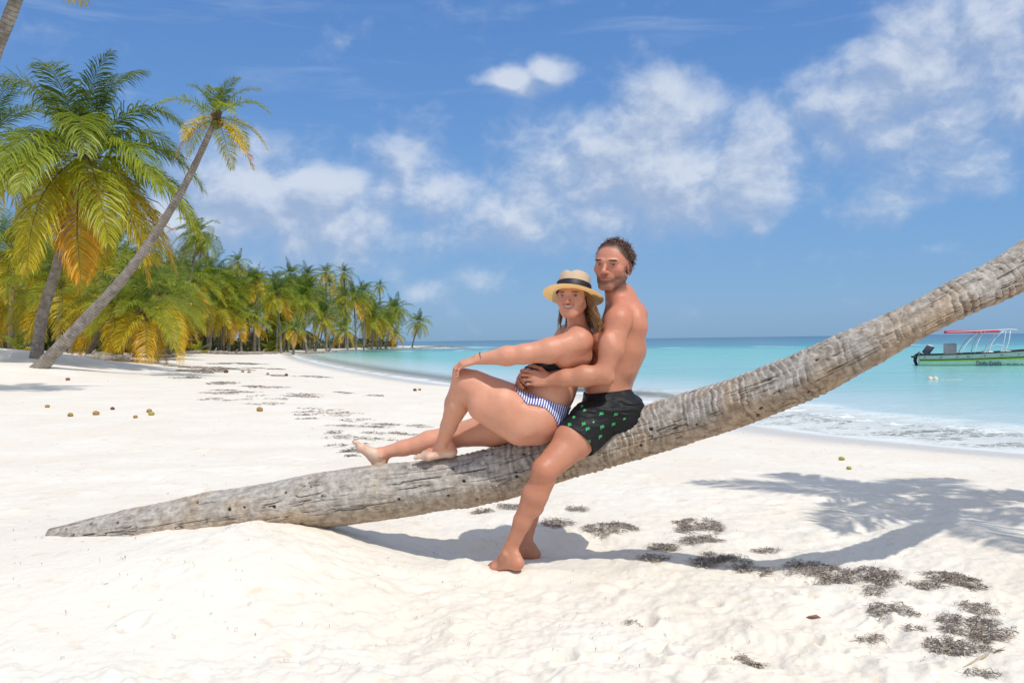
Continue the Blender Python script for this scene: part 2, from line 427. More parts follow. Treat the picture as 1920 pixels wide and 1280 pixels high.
wn = t.math('ADD', sdn, t.math('MULTIPLY', t.math('SUBTRACT', t.noise(p, .5, 3), .5), 1.0))
wet = t.mr(wn, 0.35, 2.0, 1.0, 0.0)
c = t.mix(t.math('MULTIPLY', wet, .70), c, (.56, .525, .47))
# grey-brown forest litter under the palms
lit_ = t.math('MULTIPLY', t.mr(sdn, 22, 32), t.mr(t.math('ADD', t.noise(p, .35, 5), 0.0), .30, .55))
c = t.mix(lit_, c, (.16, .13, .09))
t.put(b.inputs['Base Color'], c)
t.put(b.inputs['Roughness'], t.mr(wet, 0, 1, .9, .35))
b.inputs['Specular IOR Level'].default_value = .25
h = t.math('ADD', t.math('MULTIPLY', fin2, 1.0), t.math('MULTIPLY', fin, .5))
h = t.math('ADD', h, t.math('MULTIPLY', t.noise(p, 22.0, 4, .6), 2.2))
t.put(b.inputs['Normal'], t.bump(h, .55, .006))
MSAND = m
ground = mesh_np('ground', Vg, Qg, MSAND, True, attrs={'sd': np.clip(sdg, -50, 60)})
tag(ground, 'white coral sand beach curving away along a turquoise bay', 'beach', kind='structure')
# sea: sheet with low swell; attributes carry the distance from the shore and the depth
th = np.concatenate([np.linspace(-.80, .80, 620)]); rr = np.concatenate([np.geomspace(5.0, 60, 330, endpoint=False), np.geomspace(60, 14000, 150)])
TH, RR = np.meshgrid(th, rr); sx, sy = (RR*np.sin(TH)).ravel(), (RR*np.cos(TH)).ravel()
sds = -shore_sd(sx, sy)
amp = sstep(0, 3, sds)*np.exp(-RR.ravel()/120)
# a low breaking wave rolls in a few metres off the beach
wl = sds+0.7*fbm(sx*.25, sy*.25, 0, 3, 8)
near_r = sstep(-6, 1, sx)*np.exp(-np.maximum(0, sy-16)/10)
brk = np.exp(-((wl-1.7)/.42)**2)*.05+np.exp(-((wl-3.1)/.5)**2)*.03
sz = SEA+0.012+amp*(.016*fbm(sx*.8, sy*1.6, 0, 3, 31)+.007*fbm(sx*3, sy*5, 0, 2, 33))+near_r*brk*(1+.5*fbm(sx*1.6, sy*1.6, 0, 3, 34))+near_r*.013*fbm(sx*5, sy*5, 0, 3, 36)*np.exp(-((wl-1.9)/1.6)**2)
n1, n2 = TH.shape; i = np.arange(n1-1)[:, None]; j = np.arange(n2-1)[None]
Qs = np.stack([i*n2+j, (i+1)*n2+j, (i+1)*n2+j+1, i*n2+j+1], -1).reshape(-1, 4)[:, ::-1]
keep = (sds[Qs] > -2.5).any(1); Qs = Qs[keep]
used = np.unique(Qs); remap = np.full(len(sx), -1); remap[used] = np.arange(len(used))
dist = np.sqrt(sx**2+sy**2)
m, t, b = new_mat('lagoon_water')
p = t.pos(); sdn = t.attr('sd', 'Fac'); ds = t.attr('dist', 'Fac')
sepp = t.n.new('ShaderNodeSeparateXYZ'); t.l.new(p, sepp.inputs[0])
nb = t.noise(t.scale(p, (.012, .05, 0)), 1.0, 4, .55)
nb2 = t.noise(t.scale(p, (.06, .35, 0)), 1.0, 4, .6)
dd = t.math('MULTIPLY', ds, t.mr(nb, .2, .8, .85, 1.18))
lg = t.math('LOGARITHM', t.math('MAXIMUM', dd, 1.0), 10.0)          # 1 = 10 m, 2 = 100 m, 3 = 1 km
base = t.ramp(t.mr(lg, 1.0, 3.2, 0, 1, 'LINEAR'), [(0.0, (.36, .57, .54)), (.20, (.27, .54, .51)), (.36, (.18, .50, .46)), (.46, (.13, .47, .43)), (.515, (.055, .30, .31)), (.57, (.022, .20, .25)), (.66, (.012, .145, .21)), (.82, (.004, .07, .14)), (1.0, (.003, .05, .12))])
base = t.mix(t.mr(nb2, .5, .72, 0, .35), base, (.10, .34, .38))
shal = t.mr(sdn, 0.0, 11.0, 1.0, 0.0)
base = t.mix(t.math('MULTIPLY', shal, .82), base, (.70, .75, .72))
# foam lace near the shore
sw = t.math('ADD', sdn, t.math('MULTIPLY', t.math('SUBTRACT', t.noise(p, .55, 4), .5), 2.0))
lace = t.voro(t.vmath('ADD', p, t.vmath('SCALE', t.noise(p, 3.0, 3, out='Color'), .5)), 5.5, 'DISTANCE_TO_EDGE')
lacef = t.mr(lace, .02, .14, 1.0, 0.0)
patch = t.mr(t.noise(t.scale(p, (1, 1.6, 1)), 1.6, 6, .65), .36, .52)
nearband = t.math('MULTIPLY', t.mr(sw, 4.0, 2.4, 0, 1), t.mr(ds, 30, 16, .0, 1))
edge = t.math('MULTIPLY', t.mr(sw, .8, .15, 0, 1), .8)
foam = t.math('MAXIMUM', t.math('MULTIPLY', nearband, t.math('MAXIMUM', t.math('MULTIPLY', lacef, .8), t.math('MULTIPLY', patch, .72))), edge)
b2 = t.math('MULTIPLY', t.mr(t.math('ABSOLUTE', t.math('SUBTRACT', sw, 2.1)), .8, .1, 0, 1), t.math('MULTIPLY', t.mr(t.noise(p, 4.0, 5, .7), .40, .56), t.mr(ds, 34, 18, .15, 1)))
foam = t.math('MAXIMUM', foam, b2, clamp=True)
# thin line of surf over the reef
reef = t.math('MULTIPLY', t.mr(t.math('ABSOLUTE', t.math('SUBTRACT', dd, 138)), 5, 1, 0, 1), t.mr(t.noise(t.scale(p, (.15, .0, 0)), 1, 4), .45, .6, 0, .8))
foam2 = t.math('MAXIMUM', foam, reef, clamp=True)
t.put(b.inputs['Base Color'], t.mix(foam2, base, (.80, .83, .82)))
t.put(b.inputs['Roughness'], t.mr(foam, 0, 1, .16, .8))
b.inputs['IOR'].default_value = 1.33
t.put(b.inputs['Specular IOR Level'], t.mr(ds, 12, 70, .40, .06))
a1 = t.mr(sdn, -0.1, 3.6, .0, 1.0)
alpha = t.math('MAXIMUM', a1, t.math('MULTIPLY', foam, t.mr(sdn, -.4, .1, 0, 1)), clamp=True)
t.put(b.inputs['Alpha'], alpha)
hh = t.math('ADD', t.noise(t.scale(p, (1, 1.8, 1)), 2.2, 4, .6), t.math('MULTIPLY', t.noise(t.scale(p, (1, 1.6, 1)), 11, 3, .6), .25))
hh = t.math('ADD', hh, t.math('MULTIPLY', foam, .5))
t.put(b.inputs['Normal'], t.bump(hh, .35, .08))
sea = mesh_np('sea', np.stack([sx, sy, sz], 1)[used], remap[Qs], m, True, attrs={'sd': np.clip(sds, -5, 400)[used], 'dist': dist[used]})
tag(sea, 'clear turquoise lagoon deepening to blue at the horizon', 'sea', kind='structure')
# ------------------------------------------------------------------ palm foliage
def leaf_material():
    m, t, b = new_mat('palm_leaf')
    c = t.attr('Col'); n = t.noise(t.coord(), 6.0, 3)
    cc = t.mix(t.mr(n, .3, .7, 0, .35), c, t.mix(1.0, c, (.62, .70, .5), 'MULTIPLY'))
    t.put(b.inputs['Base Color'], cc); b.inputs['Roughness'].default_value = .42
    b.inputs['Specular IOR Level'].default_value = .45
    tr = t.n.new('ShaderNodeBsdfTranslucent'); t.put(tr.inputs[0], t.mix(1.0, cc, (1.25, 1.15, .5), 'MULTIPLY'))
    mx = t.n.new('ShaderNodeMixShader'); mx.inputs[0].default_value = .38
    t.l.new(b.outputs[0], mx.inputs[1]); t.l.new(tr.outputs[0], mx.inputs[2])
    out = [x for x in t.n if x.type == 'OUTPUT_MATERIAL'][0]; t.l.new(mx.outputs[0], out.inputs[0])
    return m
MLEAF = leaf_material()
GREENS = [(.030, .085, .014), (.045, .12, .016), (.07, .16, .018), (.13, .22, .02)]
def frond_np(o, az, elv, L, rg, col, tipcol, pairs=60, segs=12, droop=1.0, leafL=.26, leafW=.022, wind=(0.0, 0.0), lseg=2, hang=.55, cup=.25):
    """one feather frond: rachis and leaflets. returns list of (V,F,C)"""
    o = np.asarray(o, float)
    d = np.array([math.sin(az)*math.cos(elv), math.cos(az)*math.cos(elv), math.sin(elv)])
    pts = [o]; ds = L/segs
    wv = np.array([wind[0], wind[1], 0.0])
    for i in range(segs):
        f = (i+1)/segs
        d = d+np.array([0, 0, -1.0])*droop*.16*(.35+f*1.15)+wv*.10*(.3+f)
        d /= np.linalg.norm(d); pts.append(pts[-1]+d*ds)
    pts = np.array(pts)
    T = np.gradient(pts, axis=0); T /= np.linalg.norm(T, axis=1)[:, None]
    out = []
    V, Q, Tt = tube_np(pts, np.linspace(.026, .005, len(pts))*L/4, 4, False)
    rc = np.array([.30, .26, .05])*.8 if col[0] > .1 else np.array([.16, .20, .04])
    out.append((V, Q, np.broadcast_to(rc, (len(V), 3))))
    tt = np.linspace(.14, 1.0, pairs)
    tt = np.repeat(tt, 2); side = np.tile([1.0, -1.0], pairs)
    n = len(tt); tt = tt+rg.uniform(-.004, .004, n); tt = np.clip(tt, 0, 1)
    ix = tt*segs; i0 = np.clip(ix.astype(int), 0, segs-1); f = (ix-i0)[:, None]
    base = pts[i0]*(1-f)+pts[i0+1]*f; tan = T[i0]*(1-f)+T[i0+1]*f
    up = np.array([0, 0, 1.0])
    sv = np.cross(tan, up); sv /= np.linalg.norm(sv, axis=1)[:, None]+1e-6
    nv = np.cross(sv, tan)
    prof = np.sin(np.clip((tt-.05)/.98, 0, 1)**.75*math.pi*.93+.12)**.75
    ll = L*leafL*np.clip(prof, .12, 1)*rg.uniform(.82, 1.1, n)
    fw = (.45+.75*tt**1.5)[:, None]
    dirv = sv*side[:, None]+tan*fw+nv*(cup+rg.normal(0, .22, n))[:, None]+rg.normal(0, .08, (n, 3))
    dirv += wv*.5
    dirv /= np.linalg.norm(dirv, axis=1)[:, None]
    W = L/4*leafW*2*rg.uniform(.7, 1.2, n)*(1-.5*tt)
    wd = np.cross(dirv, nv+rg.normal(0, .25, (n, 3))); wd /= np.linalg.norm(wd, axis=1)[:, None]+1e-6
    P0 = base; rows = [P0]; dcur = dirv
    for k in range(lseg):
        rows.append(rows[-1]+dcur*(ll/lseg)[:, None])
        dcur = dcur+np.array([0, 0, -1.0])*(hang*(k+1)*1.1/lseg*2*rg.uniform(.6, 1.4, n))[:, None]+wv*.35
        dcur /= np.linalg.norm(dcur, axis=1)[:, None]
    wk = [0.35] + [1.0]*(lseg-1)+[0.0]
    Vs = []
    for k in range(lseg+1):
        Vs.append(rows[k]-wd*(W*wk[k])[:, None]); 
        Vs.append(rows[k]+wd*(W*wk[k])[:, None])
    V = np.stack(Vs, 1).reshape(-1, 3); nn = 2*(lseg+1); b0 = np.arange(n)*nn
    Q = np.vstack([np.stack([b0+2*k, b0+2*k+1, b0+2*k+3, b0+2*k+2], 1) for k in range(lseg)])
    cA = np.array(col); cB = np.array(tipcol)
    cv = rg.uniform(.75, 1.25, n)[:, None]
    mixf = np.clip(tt**2*.5+rg.uniform(-.1, .25, n), 0, 1)[:, None]
    cc = (cA*(1-mixf)+cB*mixf)*cv
    rowsC = []
    for k in range(lseg+1):
        e = (k/lseg)*.45
        c_ = cc*(1-e)+cB*cv*e
        rowsC += [c_, c_]
    C = np.stack(rowsC, 1).reshape(-1, 3)
    out.append((V, Q, np.clip(C, 0, 1)))
    return out
def age_col(a, rg, yellow=.5):
    """a 0 young (upright) .. 1 old (hanging)"""
    g0 = np.array([.055, .125, .018]); g1 = np.array([.21, .31, .024]); y = np.array([.50, .44, .028]); o = np.array([.54, .36, .03]); br = np.array([.24, .13, .05])
    a = a+rg.normal(0, .07)
    if a < .55: c = g0+(g1-g0)*a/.55
    elif a < .80: c = g1+(y-g1)*((a-.55)/.25)*min(1, yellow*1.4)
    elif a < 1.0: c = (g1+(y-g1)*min(1, yellow*1.4))*(1-(a-.80)/.20*yellow)+o*((a-.80)/.20*yellow)
    else: c = o*.7+br*.3 if yellow > .4 else g1*.5+br*.5
    return np.clip(c, 0.01, 1)
def crown_mb(seed, nf=26, L=4.0, yellow=.5, pairs=60, segs=12, wind=(0.35, 0.0), lseg=2, emin=-65, emax=82, droop=1.0, hang=.55, leafW=.022, nuts=True, sheath=True, lvar=.12, leafL=.28, cup=.25):
    rg = np.random.default_rng(seed); mb = MB()
    ga = 2.399963
    for k in range(nf):
        a = (k+.5)/nf
        el_ = math.radians(emax+(emin-emax)*a**1.05)+rg.normal(0, .08)
        azm = k*ga+rg.normal(0, .15)
        c = age_col(a*1.02, rg, yellow); tip = np.clip(c*np.array([1.7, 1.25, .9])+np.array([.05, .03, 0])*yellow*2, 0, 1)
        LL = L*(1-lvar*rg.random())*(.72+.28*math.sin(min(1, a*2.2)*math.pi/2))
        r0 = .10*L/4
        o = np.array([math.sin(azm)*r0, math.cos(azm)*r0, .12-.25*a])
        for V, Q, C in frond_np(o, azm, el_, LL, rg, c, tip, pairs, segs, droop*(.8+.4*rg.random()), leafL=leafL, leafW=leafW, wind=wind, lseg=lseg, hang=hang*(.8+.35*a), cup=cup):
            mb.add(V, Q, col=C)
    if sheath:
        for k in range(9):
            az_ = k*.7; el2 = rg.uniform(-.2, 1.0)
            d = np.array([math.sin(az_)*math.cos(el2), math.cos(az_)*math.cos(el2), math.sin(el2)])
            mb.tube([d*.03-[0, 0, .22], d*.16, d*.42*L/4], [.05, .05, .02], 5, col=(.20, .12, .06))
    if nuts:
        for k in range(7):
            az_ = k*.9+rg.random(); mb.ell((math.sin(az_)*.2*L/4, math.cos(az_)*.2*L/4, -.18-.1*rg.random()), (.10, .10, .125), n=8, m=6, col=(.20, .22, .04) if k % 2 else (.30, .18, .03))
    return mb
# ------------------------------------------------------------------ bark of the standing palms
m, t, b = new_mat('grey_palm_bark')
p = t.coord(); u = t.attr('along', 'Fac')
rings = t.math('FRACT', t.math('ADD', t.math('MULTIPLY', u, 11.0), t.math('MULTIPLY', t.noise(p, 3.0, 3), 1.2)))
n = t.noise(p, 5.0, 5, .65)
c = t.mix(t.mr(n, .3, .7), (.17, .145, .12), (.36, .32, .275))
c = t.mix(t.mr(rings, .80, .97, 0, .75), c, (.07, .055, .045))
c = t.mix(t.mr(t.noise(p, 1.3, 3), .5, .7, 0, .6), c, (.24, .20, .16))
t.put(b.inputs['Base Color'], c); b.inputs['Roughness'].default_value = .85
t.put(b.inputs['Normal'], t.bump(t.math('ADD', t.math('MULTIPLY', rings, .6), t.noise(p, 30, 3)), .8, .03))
MBARK = m
def bez(p0, p1, p2, p3, n):
    t = np.linspace(0, 1, n)[:, None]; p0, p1, p2, p3 = map(lambda q: np.asarray(q, float), (p0, p1, p2, p3))
    return (1-t)**3*p0+3*(1-t)**2*t*p1+3*(1-t)*t*t*p2+t**3*p3
def trunk_obj(pts, r0, r1, parent, sides=12, flare=1.35, name='trunk', rings=.04):
    pts = np.asarray(pts, float); n = len(pts)
    s = np.concatenate([[0], np.cumsum(np.linalg.norm(np.diff(pts, axis=0), axis=1))]); f = s/s[-1]
    rad = (r0+(r1-r0)*f)*(1+(flare-1)*np.exp(-s/.28))*(1+rings*np.sin(s*11*2*math.pi+3*vnoise(s*2, s*0, 0, 5)))
    V, Q, T = tube_np(pts, rad, sides, True)
    al = np.concatenate([np.repeat(s, sides), [0, s[-1]]])
    return mesh_np(name, V, [Q, T], MBARK, True, parent, attrs={'along': al})
# ------------------------------------------------------------------ the fallen, leaning trunk
TOPL = [(60,996),(95,985),(130,978),(215,957),(294,940),(388,921),(454,910),(529,896),(599,882),(669,874),(740,866),(800,862),(852,855),(927,838),(1000,817),(1100,789),(1200,762),(1312,724),(1425,689),(1500,657),(1575,619),(1650,586),(1725,554),(1762,533),(1837,492),(1920,449)]
BOTL = [(590,992),(669,985),(740,972),(810,959),(941,940),(1048,907),(1200,863),(1275,841),(1350,816),(1447,782),(1507,758),(1590,717),(1650,687),(1725,642),(1785,614),(1852,580),(1920,551)]
def _tc():
    T = np.array(TOPL, float); B_ = np.array(BOTL, float); out = []
    for x in [92, 140, 200, 300, 400, 500, 600, 700, 800, 900, 1000, 1100, 1200, 1300, 1400, 1500, 1600, 1700, 1800, 1900, 1960]:
        xt = x-12; xb = x+12
        yt = np.interp(xt, T[:, 0], T[:, 1])
        if x > 1900: yt = 449-(x-1908)*.54
        if x >= 600:
            yb = np.interp(xb, B_[:, 0], B_[:, 1])
            if x > 1890: yb = 552-(x-1908)*.56
            yc = (yt+yb)/2; hv = (yb-yt)/2
        else:
            hv = np.interp(x, [92, 140, 200, 300, 600], [13, 30, 38, 47, 54.0]); yc = yt+hv
        D = np.interp(x, [0, 700, 1050, 1180, 1300, 1450, 1636, 1800, 1950], [4.50, 4.42, 4.34, 4.27, 4.11, 3.85, 3.64, 3.60, 3.66])
        out.append((x, yc, D, hv))
    return out
tc = _tc(); tp = []; trd = []
for k, (x, yc, D, hv) in enumerate(tc):
    a = tc[max(0, k-1)]; c_ = tc[min(len(tc)-1, k+1)]; sl_ = math.atan2(abs(a[1]-c_[1]), c_[0]-a[0])
    tp.append(P(x, yc, D)); trd.append(hv*math.cos(sl_)*D/FOC)
# beyond the frame the stem curves up to its crown
tp += [np.array(q) for q in [(2.62, 3.73, 1.74), (2.98, 3.77, 2.10), (3.40, 3.78, 2.58), (3.88, 3.84, 3.20), (4.35, 4.0, 3.85)]]
trd += [.092, .086, .080, .076, .072]
tp = np.array(tp); trd = np.array(trd)
s_ = np.concatenate([[0], np.cumsum(np.linalg.norm(np.diff(tp, axis=0), axis=1))])
def smooth_interp(s, S, Y):   # catmull-rom
    Y = np.asarray(Y, float); one = Y.ndim == 1
    if one: Y = Y[:, None]
    m_ = np.gradient(Y, S, axis=0); i = np.clip(np.searchsorted(S, s)-1, 0, len(S)-2)
    h = (S[i+1]-S[i])[:, None]; t = ((s-S[i])[:, None])/h
    r = (2*t**3-3*t**2+1)*Y[i]+(t**3-2*t**2+t)*h*m_[i]+(-2*t**3+3*t**2)*Y[i+1]+(t**3-t**2)*h*m_[i+1]
    return r[:, 0] if one else r
SEND = s_[-1]
S = np.concatenate([np.arange(0, s_[20]+.05, .0038), np.arange(s_[20]+.06, SEND, .02)])
NTH = 300
ax = smooth_interp(S, s_, tp); rad = np.maximum(.015, smooth_interp(S, s_, trd))
T = np.gradient(ax, axis=0); T /= np.linalg.norm(T, axis=1)[:, None]
A = np.cross(T, np.array([0, 1.0, 0])); A /= np.linalg.norm(A, axis=1)[:, None]; Bn = np.cross(T, A)
th = np.arange(NTH)*2*math.pi/NTH
SS, THh = np.meshgrid(S, th, indexing='ij'); RAD = rad[:, None]+0*THh
cx, sn = np.cos(THh), np.sin(THh)
w1 = fbm(SS*2.5, cx*1.1, sn*1.1, 3, 41); w2 = fbm(SS*9, cx*2.2, sn*2.2, 3, 43)
sm = sstep(1.6, 2.9, SS)         # smoother, sanded towards the root
# ring scars: irregular ridges, wandering and broken around the stem
ph = SS/.034+.55*w1+.30*w2+.20*fbm(SS*30, cx*9, sn*9, 2, 46)
fr = ph-np.floor(ph); rid = _h(np.floor(ph).astype(np.int64), 0*np.floor(ph).astype(np.int64), 0*np.floor(ph).astype(np.int64), 3)
ampr = (.35+.9*rid)*sstep(-.55, .20, fbm(SS*3.5+np.floor(ph)*.7, cx*1.6, sn*1.6, 3, 47))
saw = np.where(fr < .72, fr/.72, (1-fr)/.28)
disp = ampr*(saw-.5)*(.0014+.0090*sm)
disp += .009*w1+.0040*w2+.0035*fbm(SS*3, cx*5, sn*5, 3, 44)
ds_ = .0038
def cracks(n, width, gate):
    gs = np.gradient(n, axis=0)/np.gradient(SS, axis=0); gt_ = (np.roll(n, -1, 1)-np.roll(n, 1, 1))/(2*(2*math.pi/NTH)*RAD)
    d = np.abs(n)/(np.hypot(gs, gt_)+1e-3)
    return (1-sstep(width*.35, width, d))*gate
# long cracks running with the grain
nA = fbm(SS*3.2+.6*w2, cx*3.6, sn*3.6, 3, 61, .55)
ck1 = cracks(nA, .0042, sstep(.10, .36, fbm(SS*5.5, cx*3, sn*3, 3, 53)+.02))
nB = fbm(SS*5.0+3, cx*7.0, sn*7.0, 3, 62, .55)
ck2 = cracks(nB, .0034, sstep(.10, .38, fbm(SS*8, cx*4+4, sn*4, 3, 57)))
# short checks across the stem, following the rings
nC = fbm(SS*24+.8*w2, cx*1.8, sn*1.8, 3, 64, .5)
ck4 = cracks(nC, .0034, sstep(.16, .40, fbm(SS*6+9, cx*5.0, sn*5.0, 3, 73)+.06*sm))
def cells(u, v, seed, wrap=None):
    iu, iv = np.floor(u).astype(np.int64), np.floor(v).astype(np.int64)
    F1 = np.full(u.shape, 9.0); F2 = F1.copy(); ID = np.zeros(u.shape)
    for a in (-1, 0, 1):
        for b_ in (-1, 0, 1):
            cu, cv = iu+a, iv+b_; hv_ = cv % wrap if wrap else cv
            z = np.zeros_like(cu)
            pu = cu+.15+.7*_h(cu, hv_, z, seed); pv = cv+.15+.7*_h(cu, hv_, z+1, seed)
            d = np.hypot(pu-u, pv-v)
            nf = d < F1; ID = np.where(nf, _h(cu, hv_, z+2, seed), ID)
            F2 = np.where(nf, F1, np.minimum(F2, d)); F1 = np.minimum(F1, d)
    return F2-F1, ID, F1
# knots and insect holes
NW3 = 12
u3 = SS/.075; v3 = THh/(2*math.pi)*NW3
_, id3, f3 = cells(u3, v3, 67, NW3)
hole = (1-sstep(.07, .15, f3*(1+.5*w2)))*(id3 > .86)
# longitudinal splits near the root end
v4 = THh/(2*math.pi)*34+.9*fbm(SS*2.2, cx*3, sn*3, 3, 71); l4 = np.abs(v4-np.round(v4))
ck4 = (1-sstep(.03, .12, l4))*sstep(.12, .42, fbm(SS*2.6+9, cx*4.5, sn*4.5, 3, 73))
disp -= .0075*ck1+.0050*ck2+.012*hole+.006*ck4
disp += .0014*fbm(SS*60, cx*22, sn*22, 3, 81)+.0022*fbm(SS*12, cx*26, sn*26, 3, 83)
fade = sstep(0, .35, SS)
R = RAD+disp*np.clip(RAD/.12, .4, 1.1)*(.35+.65*fade)
Vt = ax[:, None]+R[..., None]*(cx[..., None]*A[:, None]+sn[..., None]*Bn[:, None])
n1, n2 = SS.shape; i = np.arange(n1-1)[:, None]; j = np.arange(n2)[None]; jn = (j+1) % n2
Qt = np.stack([i*n2+j, i*n2+jn, (i+1)*n2+jn, (i+1)*n2+j], -1).reshape(-1, 4)
Vt = Vt.reshape(-1, 3); Vt = np.vstack([Vt, ax[0]]); jj = np.arange(n2); Tt = np.stack([np.full(n2, len(Vt)-1), (jj+1) % n2, jj], 1)
crk = np.clip(np.maximum.reduce([ck1, ck2*.75, hole, ck4*.8]), 0, 1).ravel(); crk = np.append(crk, 0)
ringd = np.append(((1-saw)*ampr*(.30+.70*sm)).ravel(), 0); along = np.append(SS.ravel(), 0)
m, t, b = new_mat('weathered_trunk')
p = t.coord(); cr = t.attr('crack', 'Fac'); rg_ = t.attr('ring', 'Fac'); al = t.attr('along', 'Fac')
n = t.noise(p, 4.0, 6, .6); n2_ = t.noise(p, 26.0, 5, .65)
grey = t.mix(t.mr(n2_, .3, .72), (.27, .245, .215), (.52, .485, .44))
warm = t.mix(t.mr(n2_, .3, .72), (.29, .215, .15), (.54, .43, .32))
wf = t.mr(n, .44, .66, 0, .8)
c = t.mix(wf, grey, warm)
# bark turns browner and darker towards the underside
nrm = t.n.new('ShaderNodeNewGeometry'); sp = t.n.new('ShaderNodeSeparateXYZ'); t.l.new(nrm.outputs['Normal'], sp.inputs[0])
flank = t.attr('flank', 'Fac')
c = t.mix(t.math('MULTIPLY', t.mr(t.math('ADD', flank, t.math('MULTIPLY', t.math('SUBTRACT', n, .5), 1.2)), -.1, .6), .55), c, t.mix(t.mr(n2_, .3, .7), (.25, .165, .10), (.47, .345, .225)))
c = t.mix(t.mr(rg_, .40, 1.0, 0, .62), c, (.12, .09, .07))
c = t.mix(t.mr(t.noise(p, 9, 4, .6), .60, .72, 0, .6), c, (.16, .13, .115))
fib = t.noise(t.vmath('ADD', t.scale(p, (3, 60, 60)), (0, 0, 0)), 1.0, 3, .6)
c = t.mix(t.mr(fib, .52, .68, 0, .40), c, (.14, .11, .09))
c = t.mix(t.mr(cr, .25, .95, 0, .85), c, (.05, .037, .028))
t.put(b.inputs['Base Color'], c); b.inputs['Roughness'].default_value = .88; b.inputs['Specular IOR Level'].default_value = .2
t.put(b.inputs['Normal'], t.bump(t.math('ADD', t.noise(p, 140, 3, .6), t.math('MULTIPLY', n2_, 1.5)), .6, .004))
MTRUNK = m
leaning = empty('leaning_palm', (tp[3][0], tp[3][1], 0.1))
tag(leaning, 'big bare grey palm trunk lying low across the sand, the couple sitting on it', 'palm tree')
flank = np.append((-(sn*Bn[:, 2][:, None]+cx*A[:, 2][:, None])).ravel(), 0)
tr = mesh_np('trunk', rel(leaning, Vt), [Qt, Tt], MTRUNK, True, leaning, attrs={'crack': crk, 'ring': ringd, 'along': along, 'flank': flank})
cm = crown_mb(77, 12, 1.95, .3, 60, 12, (-.25, .25), 2, emin=-25, leafW=.03)
cr_o = cm.build('crown', MLEAF, leaning, cols=True); cr_o.location = rel(leaning, tp[-1])
# ------------------------------------------------------------------ figures: one smooth field per person, meshed as one skin
class Field:
    def __init__(s): s.pr = []
    def cone(s, a, b, ra, rb, k=.012, flat=None, sub=False):
        """tapered limb from a to b; flat=(axis, factor) widens the section along axis"""
        s.pr.append(('c', np.asarray(a, float), np.asarray(b, float), ra, rb, k, flat, sub)); return s
    def ell(s, c, r, R=None, k=.012, sub=False):
        s.pr.append(('e', np.asarray(c, float), np.asarray(r, float), None if R is None else np.asarray(R, float), 0, k, None, sub)); return s
    def chain(s, pts, rs, k=.012, flat=None):
        for i in range(len(pts)-1): s.cone(pts[i], pts[i+1], rs[i], rs[i+1], k, flat)
        return s
    @staticmethod
    def d(pr, X, Y, Z):
        t = pr[0]
        if t == 'c':
            _, a, b, ra, rb, k, flat, sub = pr
            ab = b-a; L2 = float(ab@ab)+1e-12
            px, py, pz = X-a[0], Y-a[1], Z-a[2]
            h = np.clip((px*ab[0]+py*ab[1]+pz*ab[2])/L2, 0, 1)
            qx, qy, qz = px-h*ab[0], py-h*ab[1], pz-h*ab[2]
            if flat is not None:
                n, f = flat; w = qx*n[0]+qy*n[1]+qz*n[2]; w2 = w*(1/f-1)
                qx, qy, qz = qx+w2*n[0], qy+w2*n[1], qz+w2*n[2]
            return np.sqrt(qx*qx+qy*qy+qz*qz)-(ra+(rb-ra)*h)
        _, c, r, R, _, k, _, sub = pr
        px, py, pz = X-c[0], Y-c[1], Z-c[2]
        if R is not None:      # rows of R are the local axes
            px, py, pz = [px*R[i][0]+py*R[i][1]+pz*R[i][2] for i in range(3)]
        k0 = np.sqrt((px/r[0])**2+(py/r[1])**2+(pz/r[2])**2); k1 = np.sqrt((px/r[0]**2)**2+(py/r[1]**2)**2+(pz/r[2]**2)**2)+1e-9
        return k0*(k0-1)/k1
    @staticmethod
    def box(pr):
        if pr[0] == 'c':
            _, a, b, ra, rb, k, flat, sub = pr; r = max(ra, rb)*(max(1, flat[1]) if flat else 1)
            return np.minimum(a, b)-r, np.maximum(a, b)+r
        return pr[1]-max(pr[2]), pr[1]+max(pr[2])
    @staticmethod
    def comb(F, d, k, sub):
        if sub:
            h = np.clip(.5-.5*(d+F)/k, 0, 1); return F+(-d-F)*h+k*h*(1-h)
        h = np.clip(.5+.5*(d-F)/k, 0, 1); return d+(F-d)*h-k*h*(1-h)
    def eval(s, Pt):
        F = np.full(len(Pt), 1.0)
        for pr in s.pr: F = s.comb(F, s.d(pr, Pt[:, 0], Pt[:, 1], Pt[:, 2]), pr[5], pr[7])
        return F
    def grid(s, h, pad=.02, box=None, mod=None):
        if box is None:
            bb = [s.box(p) for p in s.pr if not p[7]]
            lo = np.min([b[0] for b in bb], 0)-pad; hi = np.max([b[1] for b in bb], 0)+pad
        else: lo, hi = map(np.asarray, box)
        n = np.ceil((hi-lo)/h).astype(int)+1
        F = np.full(n, .5, np.float32)
        axs = [(lo[i]+np.arange(n[i])*h).astype(np.float32) for i in range(3)]
        for pr in s.pr:
            b0, b1 = s.box(pr); mg = pr[5]*1.1+3*h
            i0 = np.clip(np.floor((b0-mg-lo)/h).astype(int), 0, n); i1 = np.clip(np.ceil((b1+mg-lo)/h).astype(int)+1, 0, n)
            if (i1 <= i0).any(): continue
            X, Y, Z = np.meshgrid(*[axs[i][i0[i]:i1[i]] for i in range(3)], indexing='ij', sparse=True)
            sl = tuple(slice(i0[i], i1[i]) for i in range(3))
            F[sl] = s.comb(F[sl], s.d(pr, X, Y, Z).astype(np.float32), np.float32(pr[5]), pr[7])
        if mod is not None: F = mod(F, axs)
        return F, lo, h
